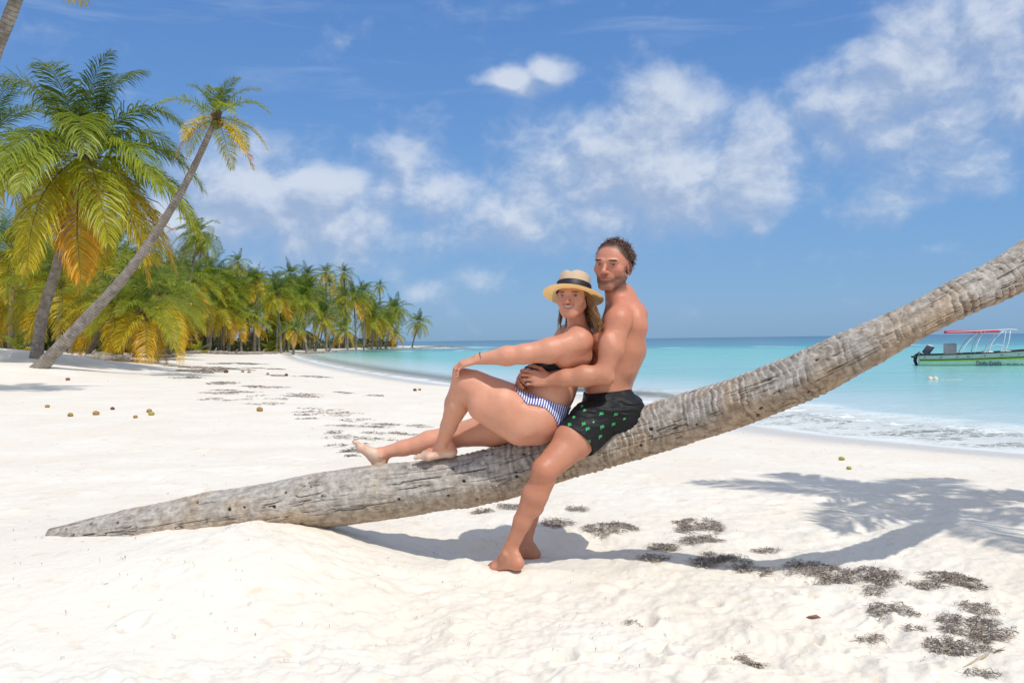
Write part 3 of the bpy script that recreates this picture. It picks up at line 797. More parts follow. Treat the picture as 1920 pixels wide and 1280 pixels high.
def surface_nets(F, lo, h):
    S = F < 0; n = np.array(F.shape); c = n-1
    cnt = np.zeros(c, np.int8)
    for a in (0, 1):
        for b in (0, 1):
            for d in (0, 1): cnt += S[a:c[0]+a, b:c[1]+b, d:c[2]+d]
    I = np.argwhere((cnt > 0) & (cnt < 8)); del cnt
    idx = np.full(c, -1, np.int32); idx[I[:, 0], I[:, 1], I[:, 2]] = np.arange(len(I))
    co = [(a, b, d) for a in (0, 1) for b in (0, 1) for d in (0, 1)]
    val = np.stack([F[I[:, 0]+a, I[:, 1]+b, I[:, 2]+d] for a, b, d in co], 1)
    acc = np.zeros((len(I), 3)); k = np.zeros(len(I))
    for p in range(8):
        for q in range(p+1, 8):
            if sum(abs(co[p][i]-co[q][i]) for i in range(3)) != 1: continue
            va, vb = val[:, p], val[:, q]; x = (va < 0) != (vb < 0)
            t = np.where(x, va/(va-vb+1e-20), 0)
            pa, pb = np.array(co[p]), np.array(co[q])
            acc += (x[:, None])*(pa+(pb-pa)*t[:, None]); k += x
    V = lo+(I+acc/k[:, None])*h
    quads = []
    for axn in range(3):
        sa = [slice(1, None)]*3; sb = [slice(1, None)]*3; sa[axn] = slice(0, -1); sb[axn] = slice(1, None)
        # edges from (i) to (i+1) along axn; other coordinates 1..n-2
        e0 = [slice(1, n[i]-1) for i in range(3)]; e1 = list(e0); e0[axn] = slice(0, n[axn]-1); e1[axn] = slice(1, n[axn])
        A, B_ = S[tuple(e0)], S[tuple(e1)]
        for flip in (0, 1):
            E = np.argwhere((A & ~B_) if not flip else (~A & B_))
            if not len(E): continue
            off = np.ones(3, int); off[axn] = 0; E = E+off
            u, v = (axn+1) % 3, (axn+2) % 3
            du = np.zeros(3, int); du[u] = 1; dv = np.zeros(3, int); dv[v] = 1
            q = [E-du-dv, E-dv, E, E-du]
            q = np.stack([idx[tuple(x.T)] for x in q], 1)
            if flip: q = q[:, ::-1]
            quads.append(q)
    return V, np.vstack(quads)
def frame(fwd, up):
    f = unit(fwd); u = unit(np.asarray(up, float)-f*np.dot(up, f)); l = np.cross(u, f)   # person's left
    return np.array([l, f, u])
def yawdir(deg, pitch=0.0):
    """unit vector: yaw 0 = towards the camera (-Y), positive turns to picture left (-X)"""
    a = math.radians(deg); p_ = math.radians(pitch)
    return np.array([-math.sin(a)*math.cos(p_), -math.cos(a)*math.cos(p_), math.sin(p_)])
# ---- head
def add_head(B, C, fr, s=1.0, male=True, smile=False, xs=1.0, zs=1.0):
    def W(x, y, z): return C+s*(x*xs*fr[0]+y*fr[1]+z*zs*fr[2])
    def ee(c, r, k=.012, sub=False, rot=None):
        R = fr if rot is None else rot@fr
        B.ell(W(*c), np.array(r)*[xs, 1, zs]*s, R, k*s, sub)
    def cc(a, b, ra, rb, k=.008, sub=False, flat=None): B.cone(W(*a), W(*b), ra*s, rb*s, k*s, flat, sub)
    def lips(z0, up, w, y0, r, k=.0035, sub=False, bow=0.0, n=8, cv=15.0):
        xs_ = np.linspace(-w, w, n+1)
        pt = [(x, y0-cv*x*x, z0+up*(x/w)**2-bow*math.exp(-(x/.004)**2)) for x in xs_]
        for i in range(n):
            t0, t1 = abs(xs_[i]/w), abs(xs_[i+1]/w); cc(pt[i], pt[i+1], r*(1-.55*t0**2), r*(1-.55*t1**2), k, sub)
    jw = 1.0 if male else .90
    cs = .90 if smile else 1.0
    ee((0, -.018, .035), (.076*cs, .098*cs, .084*cs), .02)
    ee((0, .022, .012), (.066*cs, .068, .078*cs), .02)
    ee((0, .034, -.030), (.058*jw+.002, .054, .072), .02)
    if male:
        for sg in (-1, 1): cc((sg*.051, .000, -.054), (sg*.022, .066, -.097), .019, .017, .022)
        cc((-.016, .076, -.101), (.016, .076, -.101), .0165, .0165, .016)
        ee((0, .030, -.074), (.044, .046, .032), .02)
    else:
        for sg in (-1, 1): cc((sg*.046, .004, -.046), (sg*.020, .062, -.092), .021, .018, .026)
        cc((-.009, .071, -.096), (.009, .071, -.096), .0165, .0165, .018)
        ee((0, .034, -.066), (.046, .044, .036), .025)
    ee((0, .070, -.060), (.033, .024, .028), .016)            # muzzle
    for sg in (-1, 1):
        ee((sg*.043, .058, -.022), (.022, .021, .021), .018)    # cheek
        if smile: ee((sg*.038, .067, -.034), (.017, .015, .015), .022)
        ee((sg*.031, .106, .005), (.017, .020, .0125), .010, True)   # socket
        ee((sg*.0315, .0725, .0035), (.0140, .0130, .0135), .004)  # eye mound
        cc((sg*.013, .092 if male else .090, .0185), (sg*.048, .077, .0175), .0075 if male else .004, .0055, .016)  # brow
        lidz = .0086 if male else .0098
        cc((sg*.0175, .0875, lidz), (sg*.031, .0900, lidz+.0012), .0042, .0046, .003); cc((sg*.031, .0900, lidz+.0012), (sg*.046, .0800, lidz-.001), .0046, .0040, .003)   # upper lid
        cc((sg*.018, .0865, -.0042), (sg*.031, .0885, -.0054), .0034, .0036, .004); cc((sg*.031, .0885, -.0054), (sg*.045, .0790, -.0034), .0036, .0034, .004)
        nr = 1.0 if male else .84
        ee((sg*.0115*nr, .0985, -.0345), (.0074*nr, .0095, .0068), .005)  # nostril wing
        ee((sg*.0065*nr, .1070, -.0415), (.0030, .0040, .0030), .002, True)
        # ear
        Re = np.array([[math.cos(.40), sg*math.sin(.40), 0], [-sg*math.sin(.40), math.cos(.40), 0], [0, 0, 1.0]])
        ee((sg*.076, -.012, -.016), (.0075, .017, .029), .006, False, Re)
        ee((sg*.0880, -.008, -.010), (.0040, .0085, .016), .004, True, Re)
        ee((sg*.0790, -.006, -.020), (.0050, .005, .006), .003, False, Re)
    cc((0, .088, .012), (0, .110, -.027), .0080 if male else .0068, .0105 if male else .0085, .008)  # nose bridge
    ee((0, .1115, -.0315), (.0115, .0115, .0100) if male else (.0098, .0105, .0086), .006)
    cc((-.024, .086, .015), (.024, .086, .015), .005, .005, .016)
    if smile:
        lips(-.0565, .0120, .0245, .0965, .0048, .003, True)
        lips(-.0500, .0090, .0285, .0955, .0036, .003)
        lips(-.0655, .0190, .0285, .0940, .0044, .003)
    else:
        lips(-.0560, .0030, .0265, .0945, .0040, .003, bow=.0012)
        lips(-.0650, .0095, .0230, .0935, .0048, .003)
        lips(-.0603, .0055, .0275, .0990, .0016, .002, True)
    return W
def loc(Pt, C, fr, s, xs=1.0, zs=1.0): return ((Pt-C)@fr.T)/s/np.array([xs, 1, zs])
def blob(L, c, r, soft=.35):
    q = np.sqrt((((L-np.array(c))/np.array(r))**2).sum(1)); return 1-sstep(1-soft, 1+soft, q)
def mixc(C, col, w): return C*(1-w[:, None])+np.asarray(col, float)*w[:, None]
def eyes(C, fr, s, root, iris, white=(.36, .33, .30), xs=1.0, zs=1.0):
    for sg in (-1, 1):
        mb = MB(); n, m_ = 20, 14
        c = C+s*(sg*.0315*xs*fr[0]+.0790*fr[1]+.0028*zs*fr[2]); r = .0128*s
        # gaze towards the camera
        g = unit(CAMP-c); u = unit(fr[2]-g*np.dot(fr[2], g)); l = np.cross(u, g)
        th = np.linspace(0, math.pi*.62, m_+1)[1:]; ph = np.arange(n)*2*math.pi/n
        V = (np.sin(th)[:, None, None]*(np.cos(ph)[None, :, None]*l+np.sin(ph)[None, :, None]*u)+np.cos(th)[:, None, None]*g).reshape(-1, 3)
        V = np.vstack([V, g]); i = np.arange(m_-1)[:, None]; j = np.arange(n)[None]; jn = (j+1) % n
        Q = np.stack([i*n+j, (i+1)*n+j, (i+1)*n+jn, i*n+jn], -1).reshape(-1, 4); j = np.arange(n)
        T3 = np.stack([np.full(n, len(V)-1), j, (j+1) % n], 1)
        ang = np.append(np.repeat(th, n), 0)
        col = np.where((ang < .24)[:, None], np.array([.01, .01, .01]), np.where((ang < .56)[:, None], np.array(iris), np.array(white)))
        mb.add(c+V*r-np.array(root.location), Q, T3, col=col)
        mb.build('eye', MEYE, root, cols=True)
m, t, b = new_mat('eye_wet'); t.put(b.inputs['Base Color'], t.attr('Col')); b.inputs['Roughness'].default_value = .08; MEYE = m
def skin_mat(name, sss=.10, rough=.48, shine=.0):
    m, t, b = new_mat(name); c = t.attr('Col'); p = t.coord()
    n = t.noise(p, 22, 4, .6); n2 = t.noise(p, 5, 3)
    c = t.mix(t.mr(n, .35, .75, 0, .28), c, t.mix(1.0, c, (1.0, .68, .60), 'MULTIPLY'))
    c = t.mix(t.mr(n2, .42, .7, 0, .26), c, t.mix(1.0, c, (1.0, .78, .70), 'MULTIPLY'))
    fk = t.mr(t.voro(p, 34.0), .03, .07, .45, 0)
    c = t.mix(t.math('MULTIPLY', fk, t.mr(t.noise(p, 9, 2), .5, .6)), c, t.mix(1.0, c, (.55, .38, .32), 'MULTIPLY'))
    t.put(b.inputs['Base Color'], c)
    b.inputs['Subsurface Weight'].default_value = sss; b.inputs['Subsurface Radius'].default_value = (.012, .005, .003); b.inputs['Subsurface Scale'].default_value = 1.0
    wetp = t.mr(t.noise(p, 30, 5, .75), .50, .66)
    wetp = t.math('MULTIPLY', wetp, t.mr(t.noise(p, 6, 3), .40, .60))
    t.put(b.inputs['Roughness'], t.mr(wetp, 0, 1, rough, rough-shine))
    b.inputs['Specular IOR Level'].default_value = .5
    t.put(b.inputs['Normal'], t.bump(t.math('ADD', t.noise(p, 190, 3, .7), t.math('MULTIPLY', t.noise(p, 60, 3), 1.2)), .20, .0030))
    return m
def brow_hair(V, L, hd, fr, col, rg, root, thin=.0042, n=260):
    for sg in (-1, 1):
        mb = MB(); w = hd*blob(L, (sg*.031, .085, .0200), (.0190, .03, thin), .3); ids = np.where(w > .4)[0]
        if len(ids) < 5: continue
        ids = rg.choice(ids, n); N = np.array([0, .55, .25])
        d = np.stack([sg*rg.uniform(.5, 1.0, n), .25+0*ids, rg.uniform(-.1, .35, n)], 1)@fr
        ribbons(mb, V[ids]-root-.0006*fr[1], d, .0075, .00055, rg, 3, 0, .1, col, None)
        yield mb
# ---- hand: wrist point, direction of the palm, palm normal (faces away from the palm side = back of hand), thumb side
def add_hand(B, wrist, dirv, back, thumb_side, s=1.0, curl=(.3, .35, .4, .45), spread=.10, thumb=(.5, .3), k=.004, base_curl=None):
    """curl: bend (radians) at each of the three joints for index..little; returns finger tips"""
    d = unit(dirv); n = unit(np.asarray(back, float)-d*np.dot(back, d)); x = unit(thumb_side-d*np.dot(thumb_side, d)-n*np.dot(thumb_side, n))
    w = np.asarray(wrist, float)
    # palm as a fan of metacarpals
    tips = []; lens = [(.043, .026, .020), (.047, .030, .021), (.043, .027, .020), (.034, .021, .018)]
    kn = []
    for i in range(4):
        off = (.0285-.019*i)*s; kp = w+d*(.088-.004*abs(i-1)-(.006 if i == 3 else 0))*s+x*off*1.02-n*(.003*abs(i-1.3))*s
        kn.append(kp); B.cone(w+x*off*.62+d*.012*s, kp, .0135*s, .0108*s, .012)
    B.ell(w+d*.048*s-n*.004*s, np.array([.034, .044, .0135])*s, np.array([x, d, n]), .012)
    for i in range(4):
        a = curl[i] if not isinstance(curl[i], (list, tuple)) else None
        js = (curl[i] if a is None else (a, a*1.25, a*.8)); L3 = lens[i]; p = kn[i]; ang = 0
        sd = x*(spread*(1.2-i*.8)); r0 = (.0088, .0090, .0085, .0075)[i]*s
        for q in range(3):
            ang += js[q]; dd = unit((d+sd)*math.cos(ang)-n*math.sin(ang)); p2 = p+dd*L3[q]*s
            B.cone(p, p2, r0*(1-.09*q), r0*(1-.09*(q+1)), k if q else .007)
            if q: B.ell(p, np.full(3, r0*(1.03-.09*q)), None, .003)
            p = p2
        tips.append(p)
    # thumb leaves the side of the palm near its base
    t0 = w+d*.020*s+x*.022*s-n*.004*s; t1 = t0+unit(d*.75+x*.85*math.cos(thumb[0])-n*math.sin(thumb[0]))*.042*s
    t2 = t1+unit(d*1.0+x*.35*math.cos(thumb[1])-n*math.sin(thumb[1])*.8)*.032*s; t3 = t2+unit(d*1.0+x*.10-n*math.sin(thumb[1]))*.025*s
    B.cone(t0, t1, .0155*s, .0115*s, .012); B.cone(t1, t2, .0105*s, .0098*s, .005); B.cone(t2, t3, .0098*s, .0078*s, .004)
    tips.append(t3)
    return tips
# ---- foot: ankle, toe direction, sole normal (up out of the foot), big toe side
def add_foot(B, ankle, toe, up, big, s=1.0, k=.012):
    d = unit(toe); u = unit(np.asarray(up, float)-d*np.dot(up, d)); x = unit(big-d*np.dot(big, d)-u*np.dot(big, u)); a = np.asarray(ankle, float)
    def W(p, q, r): return a+s*(p*x+q*d+r*u)
    B.cone(a, W(0, -.008, -.012), .036*s, .032*s, .015)
    B.ell(W(.0, -.043, -.045), np.array([.031, .036, .032])*s, np.array([x, d, u]), .022)      # heel
    B.cone(W(0, -.045, -.010), W(0, -.015, .045), .020*s, .016*s, .02)      # tendon
    B.cone(W(.0, -.035, -.048), W(-.018, .085, -.060), .028*s, .020*s, .02)    # outer border
    B.cone(W(.004, .01, -.015), W(.012, .095, -.050), .035*s, .021*s, .02)     # instep
    B.cone(W(.010, .02, -.035), W(.022, .105, -.058), .026*s, .022*s, .02)
    B.cone(W(.022, .108, -.058), W(-.030, .085, -.062), .021*s, .017*s, .015)  # ball
    for sg in (-1, 1): B.ell(W(sg*.032, -.004, .0), np.full(3, .013*s), None, .012)       # ankle bones
    tips = []
    for i in range(5):
        x0 = .026-.0135*i-(.004 if i else 0); y0 = .118-.0065*i-(.002*i*i*.5); r = (.0125, .0090, .0085, .0082, .0082)[i]
        ln = (.040, .034, .029, .024, .020)[i]
        p0 = W(x0, y0, -.062); p1 = W(x0+(.001 if i else -.003), y0+ln*.55, -.056); p2 = W(x0+(.001 if i else -.004), y0+ln, -.066)
        B.cone(p0, p1, r*s, r*.95*s, .006); B.cone(p1, p2, r*.95*s, r*.92*s, .003); tips.append((p2, r*s))
    return tips
def ribbons(mb, roots, dirs, length, width, rg, steps=6, curl=.0, grav=.3, col=(.05, .03, .02), field=None, clear=.003, wave=0.0, attract=None):
    """hair: tapering three-sided strands, vectorised over strands"""
    n = len(roots); p = np.array(roots, float); d = np.array(dirs, float); d /= np.linalg.norm(d, axis=1)[:, None]
    ln = length*rg.uniform(.7, 1.15, n) if np.isscalar(length) else length; st = (ln/steps)[:, None]
    ax_ = rg.normal(0, 1, (n, 3)); ax_ /= np.linalg.norm(ax_, axis=1)[:, None]; phs = rg.uniform(0, 6.28, n)
    path = [p]
    for k in range(steps):
        d = d+np.array([0, 0, -1])*grav/steps*2
        if curl: d = d+np.cross(d, ax_)*curl
        if wave: d = d+ax_*(wave*np.sin(phs+k*1.7))[:, None]
        if attract is not None: d = d+attract(p, k)
        d /= np.linalg.norm(d, axis=1)[:, None]
        p = p+d*st
        if field is not None:
            for _ in range(2):
                e = .002; f0 = field.eval(p); bad = f0 < clear
                if bad.any():
                    q = p[bad]; g = np.stack([field.eval(q+np.eye(3)[i]*e)-f0[bad] for i in range(3)], 1)/e
                    g /= np.linalg.norm(g, axis=1)[:, None]+1e-6; q = q+g*(clear-f0[bad])[:, None]; p = p.copy(); p[bad] = q
        path.append(p)
    Pm = np.stack(path, 1)      # n, steps+1, 3
    T = np.gradient(Pm, axis=1); T /= np.linalg.norm(T, axis=2)[..., None]+1e-9
    a = np.cross(T, ax_[:, None]); a /= np.linalg.norm(a, axis=2)[..., None]+1e-9; b_ = np.cross(T, a)
    w = width*(1-np.linspace(0, 1, steps+1)**1.8*.93)[None, :, None]*rg.uniform(.6, 1.3, n)[:, None, None]
    ring = [Pm+w*(math.cos(q)*a+math.sin(q)*b_) for q in (0, 2.094, 4.189)]
    V = np.stack(ring, 2).reshape(-1, 3); K = steps+1
    s0 = (np.arange(n)*K*3)[:, None, None]; kk = np.arange(steps)[None, :, None]*3; jj = np.arange(3)[None, None]; jn = (jj+1) % 3
    Q = np.stack([s0+kk+jj, s0+kk+jn, s0+kk+3+jn, s0+kk+3+jj], -1).reshape(-1, 4)
    cb = np.array(col)*rg.uniform(.6, 1.5, n)[:, None]*np.ones((n, 3)); tipc = cb*1.25
    C = (cb[:, None]*(1-np.linspace(0, 1, K)[None, :, None])+tipc[:, None]*np.linspace(0, 1, K)[None, :, None])
    C = np.repeat(C, 3, axis=1).reshape(-1, 3)
    mb.add(V, Q, col=np.clip(C, 0, 1)); return Pm
m, t, b = new_mat('hair_strands'); t.put(b.inputs['Base Color'], t.attr('Col')); b.inputs['Roughness'].default_value = .32; b.inputs['Specular IOR Level'].default_value = .6; MHAIR = m

def relief(V, Q, keep):
    """small uneven relief of flesh and tendon, keep = 0..1 where it must stay untouched"""
    N = np.zeros_like(V); a = V[Q[:, 2]]-V[Q[:, 0]]; b = V[Q[:, 3]]-V[Q[:, 1]]; n = np.cross(a, b)
    for k in range(4): np.add.at(N, Q[:, k], n)
    N /= np.linalg.norm(N, axis=1)[:, None]+1e-12
    d = .0022*fbm(V[:, 0]*9, V[:, 1]*9, V[:, 2]*9, 2, 101)+.0011*fbm(V[:, 0]*30, V[:, 1]*30, V[:, 2]*30, 3, 103)
    return V+N*(d*(1-keep))[:, None]
# ------------------------------------------------------------------ man
SK_M = np.array([.51, .228, .138]); SK_RED = np.array([.56, .205, .130])
man = empty('person', G(960, 1072)); tag(man, 'bearded shirtless man in black cactus print shorts astride the trunk, hugging the woman', 'person')
def build_man():
    B = Field()
    hipL, hipR = P(1128, 778, 4.235), P(1133, 775, 4.43)
    kL, kR = P(1023, 880, 4.05), P(1008, 892, 4.62)
    aL, aR = P(954, 1035, 4.13), P(984, 1023, 4.60)
    pel, wst, chs, uch = P(1142, 762, 4.33), P(1139, 718, 4.33), P(1163, 652, 4.32), P(1166, 606, 4.31)
    Yx = np.array([0, 1.0, 0])
    # trunk of the body: stacked flattened sections
    sp = [pel, wst, P(1150, 686, 4.325), chs, uch]
    fl = (Yx, 1.30)
    B.chain(sp, [.122, .112, .118, .124, .104], .03, fl)
    B.cone(P(1133, 705, 4.25), P(1128, 740, 4.25), .075, .07, .03)      # flank / belly
    B.cone(P(1133, 705, 4.41), P(1128, 740, 4.41), .075, .07, .03)
    B.ell(P(1135, 640, 4.23), (.075, .085, .07), None, .03); B.ell(P(1135, 640, 4.41), (.075, .085, .07), None, .03)   # chest
    B.cone(P(1190, 615, 4.21), P(1172, 690, 4.23), .060, .05, .03); B.cone(P(1190, 615, 4.42), P(1172, 690, 4.42), .055, .05, .03)  # lats
    B.ell(P(1192, 606, 4.22), (.05, .07, .075), None, .03)      # shoulder blade
    # neck, trapezius
    nk0, nk1 = P(1161, 584, 4.31), P(1153, 534, 4.285)
    B.cone(nk0, nk1, .066, .054, .03)
    for D in (4.16, 4.46): B.cone(P(1168, 556, 4.31), P(1163, 590, D), .042, .050, .035)
    B.cone(P(1170, 548, 4.33), P(1184, 590, 4.31), .045, .075, .03)
    B.cone(P(1184, 590, 4.24), P(1186, 600, 4.40), .070, .070, .03)
    # head
    C = P(1149, 496.5, 4.27); fr = frame(yawdir(29, -4), (.08, -.02, 1.0))
    s, xs, zs = 1.04, 1.09, 1.03; W = add_head(B, C, fr, s, True, False, xs, zs)
    B.cone(P(1151, 524, 4.27), P(1157, 560, 4.28), .048, .052, .010)
    # near arm
    shL, elL, wrL = P(1159, 606, 4.135), P(1131, 702, 4.075), P(1029, 712, 4.13)
    B.ell(P(1160, 600, 4.13), (.062, .064, .066), None, .03)
    B.cone(shL, P(1147, 655, 4.09), .058, .056, .025); B.cone(P(1147, 655, 4.09), elL, .056, .043, .02)
    B.ell(P(1139, 652, 4.075), (.040, .040, .075), None, .02)
    B.cone(elL, P(1095, 705, 4.085), .046, .050, .02); B.cone(P(1095, 705, 4.085), P(1060, 709, 4.10), .050, .040, .02); B.cone(P(1060, 709, 4.10), wrL, .040, .030, .02)
    B.ell(P(1142, 710, 4.07), (.026, .03, .026), None, .02)
    # far arm, mostly hidden
    shR, elR, wrR = P(1150, 604, 4.50), P(1078, 690, 4.52), P(1000, 706, 4.36)
    B.ell(shR, (.06, .06, .064), None, .03); B.cone(shR, elR, .056, .044, .02); B.cone(elR, wrR, .046, .030, .02)
    # near hand laid over the far wrist on her belly
    add_hand(B, wrL+np.array([.006, 0, 0]), P(985, 706, 4.10)-wrL, (-.05, -1, .22), (-.1, 0, 1), 1.0, [(.30, .85, .6), (.35, .95, .65), (.40, 1.0, .7), (.45, 1.05, .7)], .06, (.3, .5))
    add_hand(B, P(990, 699, 4.28), P(962, 712, 4.16)-P(990, 699, 4.28), (-.6, .2, .7), (.2, -.4, .6), .95, [(.3, .7, .5), (.35, .8, .5), (.4, .8, .6), (.45, .9, .6)], .05, (.5, .5))
    # legs
    for hip, k, a, sg in ((hipL, kL, aL, -1), (hipR, kR, aR, 1)):
        md = hip*.5+k*.5
        B.cone(hip, md+[0, 0, .004], .098, .088, .03); B.cone(md+[0, 0, .004], k, .088, .062, .025)
        kd = unit(k-hip); sh = unit(a-k)
        B.ell(k+kd*.012+[-.008, -.01*(-sg), .008], (.050, .050, .052), None, .02)      # knee
        B.ell(k+kd*.03+[-.012, 0, -.004], (.028, .032, .030), None, .015)
        cf = k+(a-k)*.30
        B.cone(k, cf, .054, .056, .02); B.cone(cf, k+(a-k)*.62, .056, .042, .02); B.cone(k+(a-k)*.62, a, .042, .031, .02)
        bk = np.cross(sh, np.cross([1.0, 0, 0], sh)); bk = unit(bk)
        B.cone(k+(a-k)*.12+bk*.026, k+(a-k)*.44+bk*.030, .040, .036, .02)     # calf
        B.ell(md+[-.02, sg*.02, .03], (.075, .06, .06), None, .03)
    tL = add_foot(B, aL+[0, 0, -.005], (-.64, .56, -.13), (-.10, .05, .98), (0, 1, 0), 1.02)
    tR = add_foot(B, aR+[0, 0, -.005], (-.90, .20, -.16), (-.15, 0, .98), (0, -1, 0), 1.02)
    B.ell(P(1168, 772, 4.24), (.095, .10, .10), None, .03); B.ell(P(1168, 770, 4.42), (.095, .10, .10), None, .03)   # seat
    F, lo, h = B.grid(.0033*HSC); V, Q = surface_nets(F, lo, h); del F
    # pigment: sunburnt shoulders and face, beard, lips
    col = np.tile(SK_M, (len(V), 1))
    col = mixc(col, SK_RED, .55*np.exp(-(((V-P(1170, 570, 4.2))/[.22, .3, .16])**2).sum(1)))
    L = loc(V, C, fr, s, xs, zs)
    hd = blob(L, (0, 0, 0), (.12, .14, .14), .15)
    face = hd*sstep(.0, .05, L[:, 1])
    col = mixc(col, (.55, .24, .165), .6*face)
    col = mixc(col, (.48, .135, .10), .30*hd*(blob(L, (.04, .075, -.018), (.024, .04, .020))+blob(L, (-.04, .075, -.018), (.024, .04, .020))+blob(L, (0, .11, -.02), (.016, .02, .02))).clip(0, 1))
    col = mixc(col, (.48, .13, .09), .5*(blob(L, (.082, -.012, -.004), (.022, .03, .04))+blob(L, (-.082, -.012, -.004), (.022, .03, .04))).clip(0, 1))
    nz = .5+.5*vnoise(L[:, 0]*260, L[:, 1]*260, L[:, 2]*260, 5); nz2 = .5+.5*vnoise(L[:, 0]*60, L[:, 1]*60, L[:, 2]*60, 6)
    # beard: jaw band, chin, moustache
    dm = np.hypot(L[:, 0]/.026, (L[:, 2]+.0605)/.0115)
    jawb = hd*sstep(-.040, -.066, L[:, 2]+.012*(nz2-.5)-.35*np.maximum(0, np.abs(L[:, 0])-.040))*sstep(-.030, -.005, L[:, 1])*sstep(-.138, -.118, L[:, 2])
    side = hd*sstep(.054, .062, np.abs(L[:, 0]))*sstep(-.010, .010, L[:, 1])*sstep(.050, .020, L[:, 1])*sstep(.02, -.01, L[:, 2])*sstep(-.12, -.10, L[:, 2])
    mous = hd*blob(L, (0, .095, -.0475), (.030, .03, .0062), .5)
    beard = np.clip(np.maximum.reduce([jawb*sstep(.85, 1.15, dm), side*.55, mous*.8]), 0, 1)*(.70+.30*nz)
    col = mixc(col, (.11, .062, .042), .80*beard)
    lip = hd*np.clip(1.25-np.hypot(L[:, 0]/.026, (L[:, 2]+.0605)/.0085), 0, 1)*2*sstep(.07, .08, L[:, 1])
    col = mixc(col, (.44, .13, .10), np.clip(lip, 0, 1)*.85)
    ml = hd*(1-sstep(.0008, .0024, np.abs(L[:, 2]+.0603-7.5*L[:, 0]**2)))*sstep(.027, .023, np.abs(L[:, 0]))*sstep(.07, .08, L[:, 1])
    col = mixc(col, (.12, .03, .025), ml*.95)
    for sg in (-1, 1):
        br = hd*blob(L, (sg*.031, .085, .0205), (.0185, .03, .0048), .3)*(.6+.4*nz); col = mixc(col, (.07, .035, .022), br*.9)
        lash = hd*blob(L, (sg*.031, .088, .0092), (.0150, .02, .0020), .5); col = mixc(col, (.10, .04, .03), lash*.9)
        eyer = hd*blob(L, (sg*.031, .085, .002), (.018, .02, .011), .5); col = mixc(col, (.34, .12, .09), eyer*.45)  # shade of the eye sockets painted into the skin colour
    # hair-covered scalp
    hl = .062+.018*np.cos(np.clip(L[:, 0]/.075, -1, 1)*2.2)-.9*np.maximum(0, np.abs(L[:, 0])-.045)
    scalp = hd*sstep(-.006, .010, np.where(L[:, 1] > .0, L[:, 2]-hl+.28*np.maximum(0, .045-L[:, 1]), L[:, 2]+.035+.0*L[:, 1]))
    scalp = scalp*sstep(-.02, .0, L[:, 2]+.05-.0*L[:, 1])
    col = mixc(col, (.055, .028, .018), np.clip(scalp, 0, 1)*.9)
    # nipples etc. hidden by the arm; nails
    ft = np.zeros(len(V))
    col = mixc(col, (.50, .235, .165), .6*np.exp(-(((V-tL[0][0])/[.16, .12, .10])**2).sum(1)*1.2))
    knee = np.exp(-(((V-kL)/.07)**2).sum(1)); col = mixc(col, (.44, .135, .085), .5*knee)
    hands = np.exp(-(((V-P(985, 708, 4.13))/.09)**2).sum(1)); col = mixc(col, (.46, .20, .13), .45*hands)
    col = col*(1+.09*fbm(V[:, 0]*11, V[:, 1]*11, V[:, 2]*11, 3, 201)[:, None]*(1, 1.25, 1.35)); V = relief(V, Q, np.maximum(hd, np.exp(-(((V-P(985, 706, 4.13))/.09)**2).sum(1)))); body = mesh_np('body', rel(man, V), Q, skin_mat('tanned_wet_skin', .05, .50, .28), True, man, cols=np.clip(col, 0, 1))
    eyes(C, fr, s, man, (.05, .045, .03), xs=xs, zs=zs)
    # hair: short, wet, tousled
    rg = np.random.default_rng(3)
    k = np.arange(30000); zf = 1-2*(k+.5)/len(k); phf = k*2.399963
    dirs = np.stack([np.sqrt(1-zf**2)*np.cos(phf), np.sqrt(1-zf**2)*np.sin(phf), zf], 1)
    Lp = dirs*np.array([.077, .100, .085])+np.array([0, -.018, .035])
    hl = .078+.012*np.cos(np.clip(Lp[:, 0]/.075, -1, 1)*2.2)-1.05*np.maximum(0, np.abs(Lp[:, 0])-.045)
    ok = np.where(Lp[:, 1] > 0, Lp[:, 2] > hl-.70*np.maximum(0, .050-Lp[:, 1]), Lp[:, 2] > -.050)
    ok &= ~((np.abs(Lp[:, 0]) > .050) & (Lp[:, 1] > -.055) & (Lp[:, 1] < .03) & (Lp[:, 2] < .026))
    Lp, dirs = Lp[ok], dirs[ok]
    sel = rg.permutation(len(Lp))[:3600]; Lp, dirs = Lp[sel], dirs[sel]
    cl = np.floor(Lp*48+.3*np.sin(Lp[:, ::-1]*60)).astype(int); hsh = lambda q: _h(cl[:, 0], cl[:, 1], cl[:, 2], q)*2-1
    clump = np.stack([hsh(1), hsh(2), hsh(3)], 1)
    root = C+s*((Lp*[xs, 1, zs])@fr)
    back = sstep(.02, -.06, Lp[:, 1])[:, None]
    mb = MB()
    h1 = rg.random(len(root)) < .42
    dl = dirs*(.22+.40*back)+clump*.85+np.array([.05, -.65, .0])+rg.normal(0, .14, dirs.shape)
    ribbons(mb, (root-man.location)[h1], (dl@fr)[h1], (.017+.017*back[:, 0])[h1]*rg.uniform(.7, 1.2, h1.sum()), .00135, rg, 6, .26, .45, (.110, .058, .034), None)
    dl2 = dirs*.03+clump*.45+np.array([.0, -1.0, -.25]); ribbons(mb, root-man.location, dl2@fr, .026, .0020, rg, 5, .10, .30, (.060, .030, .018), None)
    mb.build('hair', MHAIR, man, cols=True)
    # beard: short bristles standing off the jaw
    ids = np.where(beard > .45)[0]; ids = rg.permutation(ids)[:2200]; bp_ = V[ids]; out = unit(fr[1])
    nn = (bp_-(C+s*np.array([0, .015, -.05])@fr)); nn /= np.linalg.norm(nn, axis=1)[:, None]
    mb = MB(); ribbons(mb, bp_-man.location-nn*.0005, nn*.5+np.array([0, 0, -.9])+rg.normal(0, .25, nn.shape), .0045, .00045, rg, 3, .05, .2, (.085, .045, .028), None)
    mb.build('beard', MHAIR, man, cols=True)
